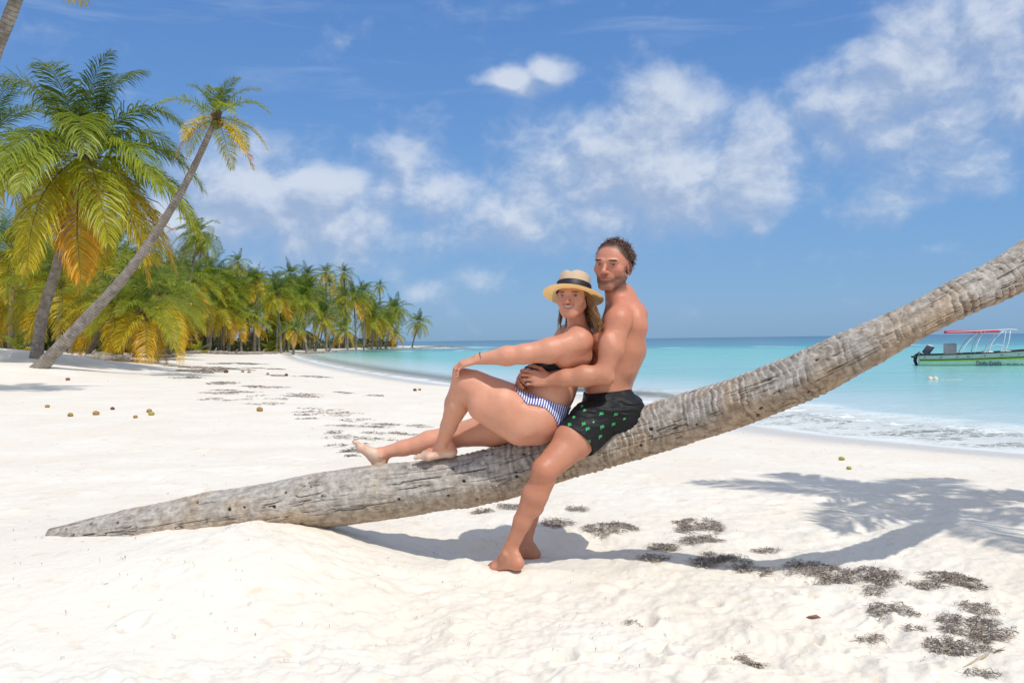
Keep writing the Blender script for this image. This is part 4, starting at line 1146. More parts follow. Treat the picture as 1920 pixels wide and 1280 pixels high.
    for e_ in brow_hair(V, L, hd, fr, (.07, .035, .022), rg, man.location.copy(), .0038, 200): e_.build('eyebrow', MHAIR, man, cols=True)
    # shorts
    Sf = Field()
    Sf.chain([P(1138, 738, 4.33), P(1143, 768, 4.33)], [.124, .136], .03, (Yx, 1.32))
    for hip, k, zz in ((hipL, kL, 0), (hipR, kR, 0)):
        e = hip+(k-hip)*.66
        Sf.cone(hip, e, .118, .103, .03)
    Sf.ell(P(1167, 774, 4.24), (.108, .115, .115), None, .03); Sf.ell(P(1167, 772, 4.42), (.108, .115, .115), None, .03)
    Sf.cone(P(1128, 768, 4.19), P(1085, 808, 4.15), .085, .085, .03)
    dL = unit(kL-hipL); dR = unit(kR-hipR)
    cutL = P(1080, 822, 4.12); cutR = hipR+(kR-hipR)*.52
    wz = P(1138, 731, 4.33)
    def mod(F, axs):
        X, Y, Z = np.meshgrid(*axs, indexing='ij', sparse=True)
        # folds: taut creases radiating from the hip
        wr = .0065*fbm((X*7+Z*15)+0*Y, Z*26-X*10+0*Y, Y*6+0*X, 3, 91)+.0075*fbm(X*10+0*Y+0*Z, Z*38+Y*5+X*12, Y*8+0*X+0*Z, 2, 92)*sstep(.12, .02, np.abs(Z-float(P(1140, 765, 4.2)[2])))
        F = F-wr.astype(np.float32)
        # slight gather below the waistband
        F = F-(.006*sstep(.045, .015, np.abs(Z-float(P(1140, 762, 4.2)[2])))*sstep(.2, .9, vnoise(Z*70+0*X, X*9+0*Z, Y*9, 95)*.5+.5)).astype(np.float32)
        nc = unit(np.array([-.10, 0, 1.0]))
        top = (X-wz[0])*nc[0]+(Z-wz[2])*nc[2]
        F = np.maximum(F, top.astype(np.float32))
        nL = unit(dL+np.array([-.10, -.2, -.35])); cl_ = (X-cutL[0])*nL[0]+(Y-cutL[1])*nL[1]+(Z-cutL[2])*nL[2]
        cr_ = (X-cutR[0])*dR[0]+(Y-cutR[1])*dR[1]+(Z-cutR[2])*dR[2]
        near = 1.0*(Y < 4.33)
        F = np.maximum(F, np.where(Y < 4.33, cl_, cr_).astype(np.float32))
        return F
    F, lo, h = Sf.grid(.0021*HSC, mod=mod)
    # hollow legs
    H = Field()
    for hip, k in ((hipL, kL), (hipR, kR)): H.cone(hip+(k-hip)*.28, hip+(k-hip)*.80, .098, .096, .01)
    axs = [(lo[i]+np.arange(F.shape[i])*h) for i in range(3)]
    X, Y, Z = np.meshgrid(*axs, indexing='ij', sparse=True)
    for pr in H.pr: F = np.maximum(F, -(Field.d(pr, X, Y, Z).astype(np.float32)))
    V, Q = surface_nets(F, lo, h)
    fab = np.array([.009, .010, .012]); col = np.tile(fab, (len(V), 1))
    # green cactus print: little saguaros, laid in the plane of the near thigh
    e1 = unit(np.array([R_[0], 0, R_[2]])); e2 = unit(np.array([U_[0], 0, U_[2]]))
    def uv(px, py): q = P(px, py, 4.10); return np.array([q@e1, q@e2])
    UV = np.stack([V@e1, V@e2], 1)
    segs = [((0, -10), (1, 10)), ((-6, -2), (-5, 4)), ((-6, -2), (0, -3)), ((6, 1), (6.5, 7)), ((6, 1), (0, 0))]
    cact = [(1096,769,.55),(1092,762,.5),(1067,795,.8),(1093,793,.9),(1100,802,1),(1127,775,.95),(1155,777,.9),(1128,800,1),(1151,796,.9),(1101,826,1),(1125,818,.85),(1172,786,.5),(1112,790,.35),(1165,762,.0),(1076,782,.5)]
    rr2 = random.Random(3)
    for (cx_, cy_, q) in cact:
        if q < .3: continue
        o = uv(cx_, cy_); a = math.radians(-38+rr2.uniform(-12, 12)); sc = q*.0019*.60
        Rm = np.array([[math.cos(a), -math.sin(a)], [math.sin(a), math.cos(a)]]); best = np.full(len(V), 9.0)
        for s0, s1 in segs:
            A_ = o+Rm@np.array(s0)*sc; B__ = o+Rm@np.array(s1)*sc; ab = B__-A_
            tt = np.clip(((UV-A_)@ab)/(ab@ab), 0, 1); best = np.minimum(best, np.linalg.norm(UV-A_-tt[:, None]*ab, axis=1))
        w = (1-sstep(.0009, .0024, best))*(V[:, 1] < 4.28)
        col = mixc(col, (.06, .50, .17), w)
    m, t, b = new_mat('shorts_fabric'); p = t.coord()
    t.put(b.inputs['Base Color'], t.attr('Col')); b.inputs['Roughness'].default_value = .60; b.inputs['Specular IOR Level'].default_value = .3
    t.put(b.inputs['Normal'], t.bump(t.math('ADD', t.noise(t.scale(p, (1, 1, 2.0)), 11, 3, .5), t.math('MULTIPLY', t.noise(p, 400, 1), .04)), .40, .02))
    mesh_np('shorts', rel(man, V), Q, m, True, man, cols=np.clip(col, 0, 1))
    return B
MANF = build_man()
# ------------------------------------------------------------------ woman
woman = empty('person', P(700, 868, 4.44)); tag(woman, 'smiling woman in straw hat and striped bikini reclining back against the man', 'person')
SK_W = np.array([.61, .300, .195])
def build_woman():
    B = Field(); Yx = np.array([0, 1.0, 0])
    hipL, hipR = P(1002, 786, 4.215), P(1006, 788, 4.39)
    kL, kR = P(871, 717, 4.19), P(852, 817, 4.47)
    aL, aR = P(829, 832, 4.33), P(716, 849, 4.46)
    tx = unit(P(1085, 645, 4.3)-P(1015, 765, 4.3))           # torso axis
    pel, wst, rib, uch = P(1016, 775, 4.30), P(1036, 730, 4.30), P(1060, 682, 4.29), P(1084, 642, 4.29)
    B.chain([pel, wst, rib, uch], [.122, .112, .104, .082], .03, (Yx, 1.30))
    B.ell(P(1014, 728, 4.29), (.085, .115, .075), None, .03)        # belly
    for D in (4.20, 4.38): B.ell(P(1022, 676, D), (.062, .060, .058), None, .025)    # breasts
    # seat
    B.ell(P(1006, 788, 4.22), (.128, .105, .118), None, .03); B.ell(P(1006, 786, 4.39), (.120, .10, .112), None, .03)
    B.ell(P(1022, 775, 4.235), (.10, .10, .09), None, .03)
    # shoulders and neck
    B.cone(P(1080, 628, 4.19), P(1072, 624, 4.42), .045, .045, .03)
    nk0, nk1 = P(1090, 630, 4.30), P(1080, 588, 4.27)
    B.cone(nk0, nk1, .050, .043, .025)
    C = P(1074.5, 557, 4.235); fr = frame(yawdir(19, 1), (.03, .05, 1.0)); s, xs, zs = .99, 1.06, .94
    W = add_head(B, C, fr, s, False, True, xs, zs)
    B.cone(P(1075, 586, 4.26), P(1080, 612, 4.27), .036, .042, .012)
    # near arm across to the knee
    shL, elL, wrL = P(1083, 643, 4.145), P(982, 664, 4.09), P(897, 673, 4.12)
    B.ell(P(1086, 640, 4.145), (.068, .058, .062), None, .03)
    B.cone(shL, P(1030, 657, 4.11), .066, .060, .025); B.cone(P(1030, 657, 4.11), elL, .060, .046, .02)
    B.cone(elL, P(950, 667, 4.095), .047, .046, .02); B.cone(P(950, 667, 4.095), wrL, .046, .0265, .02)
    B.cone(P(1060, 672, 4.14), P(1092, 668, 4.17), .045, .05, .03)    # under the armpit
    # hand draped over the knee
    hd = P(862, 681, 4.125)-wrL
    add_hand(B, wrL+unit(hd)*.004, hd, (-.30, -.30, .90), (.2, .9, .2), .93, [(.45, .55, .3), (.50, .6, .35), (.5, .6, .35), (.45, .6, .35)], .08, (.5, .35))
    # far arm
    shR, elR, wrR = P(1062, 630, 4.42), P(1018, 690, 4.50), P(984, 700, 4.36)
    B.ell(shR, (.055, .05, .052), None, .03); B.cone(shR, elR, .052, .042, .02); B.cone(elR, wrR, .042, .026, .02)
    add_hand(B, wrR, P(966, 712, 4.24)-wrR, (-.8, 0, .5), (.2, -.3, .9), .88, [(.5, .7, .4)]*4, .05)
    # near leg, bent
    md = hipL*.52+kL*.48+np.array([.0, -.01, -.012])
    B.cone(hipL, md, .118, .106, .03); B.cone(md, kL+[.012, 0, -.012], .106, .064, .03)
    B.cone(P(975, 800, 4.19), P(905, 762, 4.17), .092, .074, .03)
    B.cone(P(960, 752, 4.22), P(890, 712, 4.19), .072, .050, .03)
    B.ell(kL+[-.004, 0, .010], (.056, .058, .056), None, .02)
    sh = aL-kL
    B.cone(kL+[-.004, 0, 0], kL+sh*.35, .056, .058, .02); B.cone(kL+sh*.35, kL+sh*.7, .058, .040, .02); B.cone(kL+sh*.7, aL, .040, .031, .02)
    B.cone(kL+sh*.22+[.032, .01, 0], kL+sh*.52+[.018, .005, 0], .038, .032, .02)
    tL = add_foot(B, aL+[.004, 0, -.002], (-.98, -.12, -.06), (-.05, -.05, 1), (0, .9, .1), .90)
    # far leg, stretched along the trunk
    md = hipR*.5+kR*.5+np.array([0, 0, .0])
    B.cone(hipR, md, .108, .094, .03); B.cone(md, kR, .090, .062, .025)
    sh = aR-kR
    B.ell(kR+[0, 0, .01], (.058, .056, .060), None, .02)
    B.cone(kR, kR+sh*.35, .060, .057, .02); B.cone(kR+sh*.35, kR+sh*.7, .056, .040, .02); B.cone(kR+sh*.7, aR, .040, .031, .02)
    B.cone(kR+sh*.2+[0, 0, -.018], kR+sh*.5+[0, 0, -.016], .042, .034, .02)
    tR = add_foot(B, aR+[-.006, 0, -.006], (-.58, -.16, .74), (.76, .02, .55), (.0, -.9, -.1), .90)
    def skinD(px, py):      # where the skin lies on the hip, for the fold between thigh and belly
        D = np.linspace(3.9, 4.4, 160); v = B.eval(np.array([P(px, py, d) for d in D])); return D[np.argmax(v < 0)]
    cr_ = [P(x, y, skinD(x, y)-.004) for x, y in [(984, 755), (996, 760), (1008, 762), (1018, 760)]]
    for i in range(3): B.cone(cr_[i], cr_[i+1], .0055, .0045 if i < 2 else .002, .016, None, True)
    F, lo, h = B.grid(.0031*HSC); V, Q = surface_nets(F, lo, h); del F
    col = np.tile(SK_W, (len(V), 1))
    col = mixc(col, (.50, .205, .125), .5*np.exp(-(((V-P(1060, 640, 4.12))/[.22, .2, .12])**2).sum(1)))
    L = loc(V, C, fr, s, xs, zs); hd_ = blob(L, (0, .01, 0), (.12, .14, .14), .15)
    col = mixc(col, (.54, .25, .155), .6*hd_*sstep(0, .04, L[:, 1]))
    col = mixc(col, (.54, .18, .13), .30*hd_*(blob(L, (.040, .075, -.022), (.022, .04, .018))+blob(L, (-.040, .075, -.022), (.022, .04, .018))).clip(0, 1))
    fr_ = hd_*sstep(.066, .074, L[:, 1]); x2 = (L[:, 0]/.0285)**2
    up_, lo_ = -.0500+.0090*x2+.0012, -.0655+.0190*x2-.0022
    inside = lambda a, b_: sstep(-.0010, .0010, L[:, 2]-b_)*sstep(-.0010, .0010, a-L[:, 2])*sstep(.0300, .0285, np.abs(L[:, 0]))
    col = mixc(col, (.46, .12, .10), fr_*inside(up_+.0022, lo_-.0022)*.85)
    col = mixc(col, (.10, .02, .02), fr_*inside(up_-.0040, lo_+.0046)*sstep(.0262, .0240, np.abs(L[:, 0])))
    col = mixc(col, (.72, .69, .64), fr_*inside(up_-.0042, lo_+.0064)*sstep(.0225, .0205, np.abs(L[:, 0])))
    for sg in (-1, 1):
        col = mixc(col, (.22, .12, .07), hd_*blob(L, (sg*.031, .085, .0235), (.0175, .02, .0028), .5)*.75)
        col = mixc(col, (.04, .02, .015), hd_*blob(L, (sg*.031, .088, .0092), (.0150, .02, .0022), .5)*.95)
        col = mixc(col, (.34, .13, .10), hd_*blob(L, (sg*.031, .085, .002), (.0165, .02, .010), .5)*.35)
    # white sand dusted over both soles
    nz = fbm(V[:, 0]*30, V[:, 1]*30, V[:, 2]*30, 3, 6)
    aLz = aL[2]; w1_ = (V[:, 1] < 4.405)*np.exp(-np.maximum(0, np.linalg.norm((V-(aL+[-.06, 0, -.06]))/[1, 1, 1], axis=1)-.13)**2/.0004)*sstep(.012, -.004, V[:, 2]-(aLz-.042+.10*np.maximum(0, (aL[0]-.055-V[:, 0])))+.004*nz-.03*sstep(.10, .14, aL[0]-V[:, 0]))
    dR_ = unit(np.array([.76, .02, .55])); q = (V-aR)@dR_; near = np.linalg.norm(V-(aR+[-.07, 0, .05]), axis=1)
    w2_ = (near < .17)*sstep(-.004, -.026, q-.012+.010*nz)*(V[:, 0] < aR[0]+.02)
    w3_ = (near < .17)*sstep(.10, .13, (V-aR)@unit(np.array([-.58, -.16, .74])))
    sandc = (.62, .50, .39)
    col = mixc(col, sandc, np.clip(w1_*(.72+.3*nz), 0, .88)); col = mixc(col, sandc, np.clip(w2_*(.68+.35*nz), 0, .86)); col = mixc(col, sandc, np.clip(w3_*.35, 0, 1))
    col = col*(1+.08*fbm(V[:, 0]*11, V[:, 1]*11, V[:, 2]*11, 3, 202)[:, None]*(1, 1.25, 1.35)); V = relief(V, Q, np.maximum(hd_, np.exp(-(((V-P(868, 682, 4.13))/.08)**2).sum(1)))); mesh_np('body', rel(woman, V), Q, skin_mat('fair_tanned_skin', .06, .50, .16), True, woman, cols=np.clip(col, 0, 1))
    eyes(C, fr, s, woman, (.05, .06, .05), xs=xs, zs=zs)
    for e_ in brow_hair(V, L, hd_, fr, (.16, .09, .05), np.random.default_rng(2), woman.location.copy(), .0026, 110): e_.build('eyebrow', MHAIR, woman, cols=True)
    # ---- bikini: thin shells that follow the skin
    def shell(region, off, hh, lo_, hi_, mat, name):
        hh = hh*HSC; n = np.ceil((hi_-lo_)/hh).astype(int)+1
        ax_ = [lo_[i]+np.arange(n[i])*hh for i in range(3)]
        X, Y, Z = np.meshgrid(*ax_, indexing='ij'); pts = np.stack([X.ravel(), Y.ravel(), Z.ravel()], 1)
        F = B.eval(pts)-off
        F = np.maximum(F, region(pts)).reshape(n); V, Q = surface_nets(F.astype(np.float32), lo_, hh)
        return mesh_np(name, rel(woman, V), Q, mat, True, woman)
    px = unit(np.cross(tx, Yx))                           # towards her back / front
    # bottom: waist plane, leg cut, crotch
    w0 = P(1018, 747, 4.2); leg0 = P(1045, 792, 4.18)
    upn = unit(tx+np.array([.0, 0, .0]))
    ix_ = lambda a, b_: P(a, b_, 4.16)
    # region bounds in the picture-facing plane of her hip (x,z)
    def half(a, b_):   # positive on the right-hand side going a->b
        a = np.array([a[0], a[2]]); b_ = np.array([b_[0], b_[2]]); d = b_-a; n_ = np.array([d[1], -d[0]])/np.linalg.norm(d)
        return lambda p: (p[:, 0]-a[0])*n_[0]+(p[:, 2]-a[1])*n_[1]
    top_l = half(ix_(1075, 767), ix_(964, 727))          # above the band
    def bottom(p):
        t1 = top_l(p)
        # lower edge: from the front crease up over the hip and down the seat
        pu = lambda q: np.array([q[0], q[2]])
        poly = [ix_(960, 722), ix_(988, 756), ix_(1004, 758), ix_(1022, 763), ix_(1036, 777), ix_(1044, 790), ix_(1050, 806)]
        P2 = p[:, [0, 2]]; xs = np.array([pu(q)[0] for q in poly]); zs = np.array([pu(q)[1] for q in poly])
        low = np.interp(P2[:, 0], xs, zs)
        g = (low-P2[:, 1])*.62
        # on the far side the same cut
        return np.maximum(t1, g)
    m, t, b = new_mat('striped_swim_fabric'); p = t.coord()
    v = t.n.new('ShaderNodeVectorMath'); v.operation = 'DOT_PRODUCT'; t.l.new(p, v.inputs[0])
    v.inputs[1].default_value = tuple(unit(np.array([.93, .12, -.36])))
    fr2 = t.math('FRACT', t.math('MULTIPLY', t.math('ADD', v.outputs['Value'], t.math('MULTIPLY', t.noise(p, 6, 2), .012)), 1/.0125))
    st_ = t.mr(t.math('ABSOLUTE', t.math('SUBTRACT', fr2, .5)), .20, .27)
    t.put(b.inputs['Base Color'], t.mix(st_, (.72, .72, .78), (.025, .05, .33))); b.inputs['Roughness'].default_value = .6
    shell(bottom, .0045, .0026, P(955, 815, 4.10)+[0, -.06, -.02], P(1082, 715, 4.50)+[0, .05, .0], m, 'bikini_bottom')
    c1, c2 = P(985, 682, 4.2), P(1080, 676, 4.2)
    mk = simple('black_swim_fabric', (.012, .012, .014), .6, var=.05)
    topn, topp = unit(np.array([-.10, 0, 1.0])), P(1030, 664, 4.2); botn, botp = unit(np.array([-.14, 0, 1.0])), P(1030, 695, 4.2)
    backn = unit(np.array([1.0, 0, .35])); backp = P(1078, 690, 4.2)
    def topreg(p): return np.maximum.reduce([(p-topp)@topn, -(p-botp)@botn, (p-backp)@backn, 4.135-p[:, 1]])
    shell(topreg, .005, .0028, P(985, 710, 4.10), P(1098, 650, 4.52), mk, 'bikini_top')
    # ---- hair falling to the shoulders
    rg = np.random.default_rng(8); mb = MB(); n = 2600
    a_ = rg.uniform(-3.1, 3.1, n); a_ = a_[(a_ > 1.30) | (a_ < -1.95)]; n = len(a_)   # around the head, not over the face (0 = forward)
    zz = rg.uniform(-.04, .015, n)
    Lr = np.stack([np.sin(a_)*.073*xs, np.cos(a_)*.090-.014, zz], 1)
    root = C+s*(Lr@fr)
    cl = np.floor(a_*6.5).astype(int); cd_ = np.stack([_h(cl, cl*0, cl*0, q)-.5 for q in (1, 2, 3)], 1)
    dl = np.stack([np.sin(a_)*np.where(a_ > 0, .42, .10), np.cos(a_)*.10-.12, -1+0*a_], 1)+rg.normal(0, .05, (n, 3))+cd_*.35
    hF = Field(); add_head(hF, C, fr, s, False, False, xs, zs); hF.cone(nk0, nk1, .05, .045, .02); hF.cone(P(1080, 628, 4.19), P(1072, 624, 4.42), .045, .045, .03)
    hF.ell(P(1086, 640, 4.145), (.068, .058, .062), None, .03); hF.cone(rib, uch, .104, .085, .03, (Yx, 1.3))
    ln = np.where(a_ > 0, .205, .150)*rg.uniform(.55, 1.12, n)
    amp_ = .34+.2*_h(cl, cl*0, cl*0, 9); ph_ = _h(cl, cl*0, cl*0, 8)*6.28
    wx = fr[0]*.8+fr[1]*.5
    def sway(p, k): return (np.sin(ph_+k*1.05)*amp_)[:, None]*wx[None]+np.array([.0, .0, 0])
    colh = np.array([.25, .135, .058])*(.55+.95*_h(cl, cl*0, cl*0, 5))[:, None]
    ribbons(mb, root, dl@fr, ln, .0017, rg, 13, 0, .30, colh, hF, .004, .05, sway)
    for q in range(len(mb.V)): mb.V[q] = mb.V[q]-np.array(woman.location)
    # scalp cap under the hat
    mb.ell(C+s*(np.array([0, -.026, .024])@fr)-np.array(woman.location), np.array([.080*xs, .096, .080])*s, fr.T, 24, 14, col=(.12, .07, .035))
    mb.build('hair', MHAIR, woman, cols=True)
    # thin dark wristband and bracelet
    bd = MB(); c = P(902, 671, 4.118)-np.array(woman.location); axd = unit(hd); a1 = unit(np.cross(axd, [0, 0, 1])); a2 = np.cross(axd, a1)
    ring = [c+.0285*(math.cos(q)*a1+math.sin(q)*a2) for q in np.linspace(0, 2*math.pi, 25)]
    bd.tube(ring, .0016, 6, False); bd.build('wristband', simple('dark_cord', (.03, .025, .02), .7), woman)
    return C, fr, s
WC, WFR, WS = build_woman()
# ------------------------------------------------------------------ straw hat
hc = P(1075, 552, 4.250)
hfw = unit(np.array([-.36, -.93, 0])); hup = unit(np.array([0, 0, 1.0])-hfw*.26+np.array([.02, 0, 0])); hfw = unit(hfw-hup*np.dot(hfw, hup)); HF = np.array([np.cross(hup, hfw), hfw, hup])
hat = empty('straw_hat', hc); tag(hat, 'cream straw fedora with a black band, worn by the smiling woman', 'hat')
def hat_mesh(prof, thick, n=72, shape=None):
    """lathe with inner wall; prof rows (r, z) in hat space"""
    ph = np.arange(n)*2*math.pi/n; rows = []
    for (r, z) in prof: rows.append(np.stack([r*np.sin(ph)*.955, r*np.cos(ph)*1.12, z+0*ph], 1))
    V = np.array(rows)
    V = shape(V) if shape else V
    k = len(prof); Vn = np.vstack([V.reshape(-1, 3)])
    i = np.arange(k-1)[:, None]; j = np.arange(n)[None]; jn = (j+1) % n
    Q = np.stack([i*n+j, i*n+jn, (i+1)*n+jn, (i+1)*n+j], -1).reshape(-1, 4)
    return Vn, Q
def hshape(V):
    V = V.copy(); x, y, z = V[..., 0], V[..., 1], V[..., 2]; r = np.hypot(x, y)
    # pinched crown with a centre crease
    top = sstep(.060, .115, z)
    z = z-.013*top*np.exp(-(x/.020)**2)*(np.abs(y) < .2)
    x = x*(1-.16*top*sstep(-.02, .09, y))
    # brim: dips front and back, rolls up at the sides
    bo = np.clip((r-.088)/.075, 0, 1)
    ang = np.arctan2(x, y)
    z = z+bo**1.4*(.004*np.cos(ang*2)-.012)+.006*bo*np.cos(ang)
    V[..., 0], V[..., 1], V[..., 2] = x, y, z; return V
crown_p = [(.0900, 0), (.0892, .012), (.0870, .035), (.0830, .065), (.080, .090), (.073, .104), (.058, .112), (.036, .115), (.016, .115), (.0005, .115)]
crown_i = [(r-.0025, z-.0022) for r, z in crown_p][::-1]
def to_hat(V): return V@HF
m, t, b = new_mat('woven_straw'); p = t.coord()
lp = t.n.new('ShaderNodeVectorMath'); lp.operation = 'DOT_PRODUCT'; t.l.new(p, lp.inputs[0]); lp.inputs[1].default_value = tuple(HF[2])
w1 = t.math('SINE', t.math('MULTIPLY', lp.outputs['Value'], 1100.0)); w2 = t.noise(t.scale(p, (1, 1, 1)), 160, 3, .7)
c = t.mix(t.mr(w2, .35, .7), (.86, .79, .60), (.76, .66, .45)); c = t.mix(t.mr(w1, .2, 1, 0, .22), c, (.45, .32, .15))
t.put(b.inputs['Base Color'], c); b.inputs['Roughness'].default_value = .65
t.put(b.inputs['Normal'], t.bump(t.math('ADD', t.math('MULTIPLY', w1, .4), w2), .5, .002))
tr_ = t.n.new('ShaderNodeBsdfTranslucent'); t.put(tr_.inputs[0], (.95, .52, .13, 1)); mx = t.n.new('ShaderNodeMixShader'); mx.inputs[0].default_value = .42
t.l.new(b.outputs[0], mx.inputs[1]); t.l.new(tr_.outputs[0], mx.inputs[2]); t.l.new(mx.outputs[0], [x for x in t.n if x.type == 'OUTPUT_MATERIAL'][0].inputs[0])
MSTRAW = m
V, Q = hat_mesh(crown_p, .002, shape=hshape); mesh_np('crown', to_hat(V), Q[:, ::-1], MSTRAW, True, hat)
bp = [(.0900, .0)]+[(.0900+.067*q, .0015-.0) for q in np.linspace(.08, 1, 10)]
V, Q = hat_mesh(bp, .002, shape=hshape); mesh_np('brim', to_hat(V), Q, MSTRAW, True, hat)
bp = [(.0918, .004), (.0925, .007), (.0917, .022), (.0902, .050), (.0886, .052), (.0860, .049)]
V, Q = hat_mesh(bp, .002, shape=hshape); mesh_np('hat_band', to_hat(V), Q[:, ::-1], simple('black_ribbon', (.010, .010, .014), .55, var=.1), True, hat)
# ------------------------------------------------------------------ standing palms
def copy_obj(o, parent):
    c = o.copy(); COL.objects.link(c); c.parent = parent; return c
CROWNS = {}
def crown_of(kind):
    if kind not in CROWNS:
        K = {
         'big': dict(seed=5, nf=32, L=5.25, yellow=.50, pairs=95, segs=14, wind=(.22, 0), lseg=3, emin=-56, emax=86, droop=.95, hang=.62, leafW=.014, leafL=.30, cup=.12),
         'small': dict(seed=9, nf=17, L=1.95, yellow=.65, pairs=60, segs=10, wind=(.25, 0), lseg=2, emin=-38, emax=80, droop=1.0, hang=.45, leafW=.020),
         'edge': dict(seed=12, nf=26, L=4.4, yellow=.35, pairs=72, segs=12, wind=(.2, 0), lseg=2, emin=-60, emax=80, droop=1.1, hang=.6, leafW=.014),
         'gold': dict(seed=21, nf=25, L=4.0, yellow=.80, pairs=66, segs=11, wind=(.38, 0), lseg=2, emin=-48, emax=78, droop=1.15, hang=.7, leafW=.015),
         'lime': dict(seed=23, nf=26, L=4.2, yellow=.78, pairs=66, segs=11, wind=(.42, 0), lseg=2, emin=-50, emax=80, droop=1.1, hang=.7, leafW=.015),
         'blown': dict(seed=31, nf=34, L=3.3, yellow=.18, pairs=46, segs=10, wind=(.85, 0), lseg=2, emin=-70, emax=82, droop=1.1, hang=.8, leafW=.024),
         'f1': dict(seed=41, nf=25, L=4.6, yellow=.55, pairs=40, segs=9, wind=(.4, 0), lseg=2, emin=-52, emax=84, droop=1.0, hang=.6, leafW=.027),
         'f2': dict(seed=42, nf=23, L=4.3, yellow=.85, pairs=40, segs=9, wind=(.4, 0), lseg=2, emin=-55, emax=84, droop=1.05, hang=.65, leafW=.027),
         'f3': dict(seed=43, nf=24, L=4.4, yellow=.15, pairs=40, segs=9, wind=(.45, 0), lseg=2, emin=-60, emax=82, droop=1.05, hang=.7, leafW=.027),
         'f4': dict(seed=44, nf=21, L=3.6, yellow=.30, pairs=34, segs=8, wind=(.8, 0), lseg=2, emin=-60, emax=82, droop=1.3, hang=.9, leafW=.030),
         'f5': dict(seed=45, nf=20, L=3.3, yellow=1.0, pairs=34, segs=8, wind=(.3, 0), lseg=2, emin=-45, emax=80, droop=1.1, hang=.7, leafW=.030),
         'young': dict(seed=51, nf=9, L=1.5, yellow=.6, pairs=22, segs=6, wind=(.2, 0), lseg=2, emin=15, emax=80, droop=1.2, hang=.6, leafW=.05, nuts=False, sheath=False),
        }[kind]
        o = crown_mb(**K).build('crown', MLEAF, None, cols=True); CROWNS[kind] = [o, False]
    e = CROWNS[kind]
    if not e[1]: e[1] = True; return e[0]
    o = e[0].copy(); COL.objects.link(o); return o
def palm(base, top, kind, r0, r1, label, bendf=.35, scale=1.0, rot=None, group=None, via=None, sides=12, flare=1.35):
    base = np.array(base, float); top = np.array(top, float)
    root = empty('coconut_palm', base); tag(root, label, 'palm tree', group)
    h = top[2]-base[2]
    if via is None:
        lean = top-base; lean[2] = 0
        pts = bez(base-[0, 0, .25], base+lean*.05*0+lean*.45*bendf+[0, 0, h*.30], base+lean*(.5+.4*(1-bendf))+[0, 0, h*.68], top, 22)
    else:
        vv = np.array([base-[0, 0, .25]]+list(via)+[top]); S0 = np.concatenate([[0], np.cumsum(np.linalg.norm(np.diff(vv, axis=0), axis=1))])
        pts = smooth_interp(np.linspace(1e-6, S0[-1]-1e-6, 48), S0, vv)
    trunk_obj(pts-base, r0, r1, root, sides, flare)
    c = crown_of(kind); c.parent = root; c.location = tuple(top-base); c.scale = (scale,)*3
    c.rotation_euler = (0, 0, rot if rot is not None else 0)
    return root
def pp(px, py, D): return P(px, py, D)
# the two tall palms at the left
g = gpt(66, 32.0)
palm(g, pp(160, 292, 31.0), 'big', .21, .15, 'large coconut palm with broad green crown and golden lower fronds', via=[pp(80, 590, 31.8), pp(104, 510, 31.5), pp(124, 430, 31.3), pp(145, 350, 31.1)], scale=1.0, flare=1.5)
lb = onground(62, 688, 15, 40)
if lb is None: lb = gpt(62, 27)
LD = lb[1]
palm(lb, pp(407, 218, LD), 'small', .205, .08, 'slender palm leaning far over to the right with small yellow and green crown', via=[pp(150, 610, LD), pp(232, 520, LD), pp(300, 425, LD), pp(345, 350, LD), pp(384, 270, LD)], scale=1.0, flare=1.35, sides=16)
palm(gpt(-55, 36), pp(-25, 265, 36), 'edge', .19, .14, 'green palm cut off by the left edge of the picture beside the large crown', scale=1.0)
palm(gpt(-150, 17), pp(78, -205, 16.5), 'edge', .17, .105, 'nearest palm at the top left corner, only its upper trunk and frond tips showing', via=[pp(-70, 330, 16.8), pp(-10, 100, 16.6), pp(28, 5, 16.5), pp(60, -110, 16.5)], scale=.50, rot=2.0)
# low gold and lime palms below the tall crowns
near = [
 (20, 47, 25, 470, 'lime', .95, 'low lime green palm at the left edge below the large crown', -30),
 (110, 46, 110, 535, 'lime', .95, 'lime green palm behind the foot of the leaning trunk', 0),
 (162, 44, 215, 565, 'gold', .92, 'golden palm with dark trunk bending right behind the leaning trunk', 40),
 (216, 43, 268, 590, 'gold', .85, 'short golden palm rooted in open sand right of the leaning trunk', 60),
 (60, 50, 10, 560, 'lime', .8, 'small lime palm under the left edge palms', 0),
 (250, 56, 300, 555, 'lime', 1.0, 'bushy lime palm right of the golden pair', 10),
 (130, 58, 175, 500, 'lime', 1.0, 'green palm filling the gap between the two tall trunks', 0),
 (70, 60, 60, 470, 'edge', 1.0, 'green palm behind the trunk of the large crown', 0),
 (290, 74, 250, 520, 'f1', 1.0, 'green palm behind the bushy lime palm', 0),
 (205, 66, 215, 470, 'f1', 1.05, 'tall green palm behind the leaning trunk', 0),
 (330, 80, 372, 438, 'blown', .95, 'tall slender palm with windswept crown standing above the grove', 0)]
for px, D, cx, cy, kind, sc, lab, _ in near:
    palm(gpt(px, D), pp(cx, cy, D), kind, .17 if D < 60 else .16, .11, lab, scale=sc, rot=0.6*px)
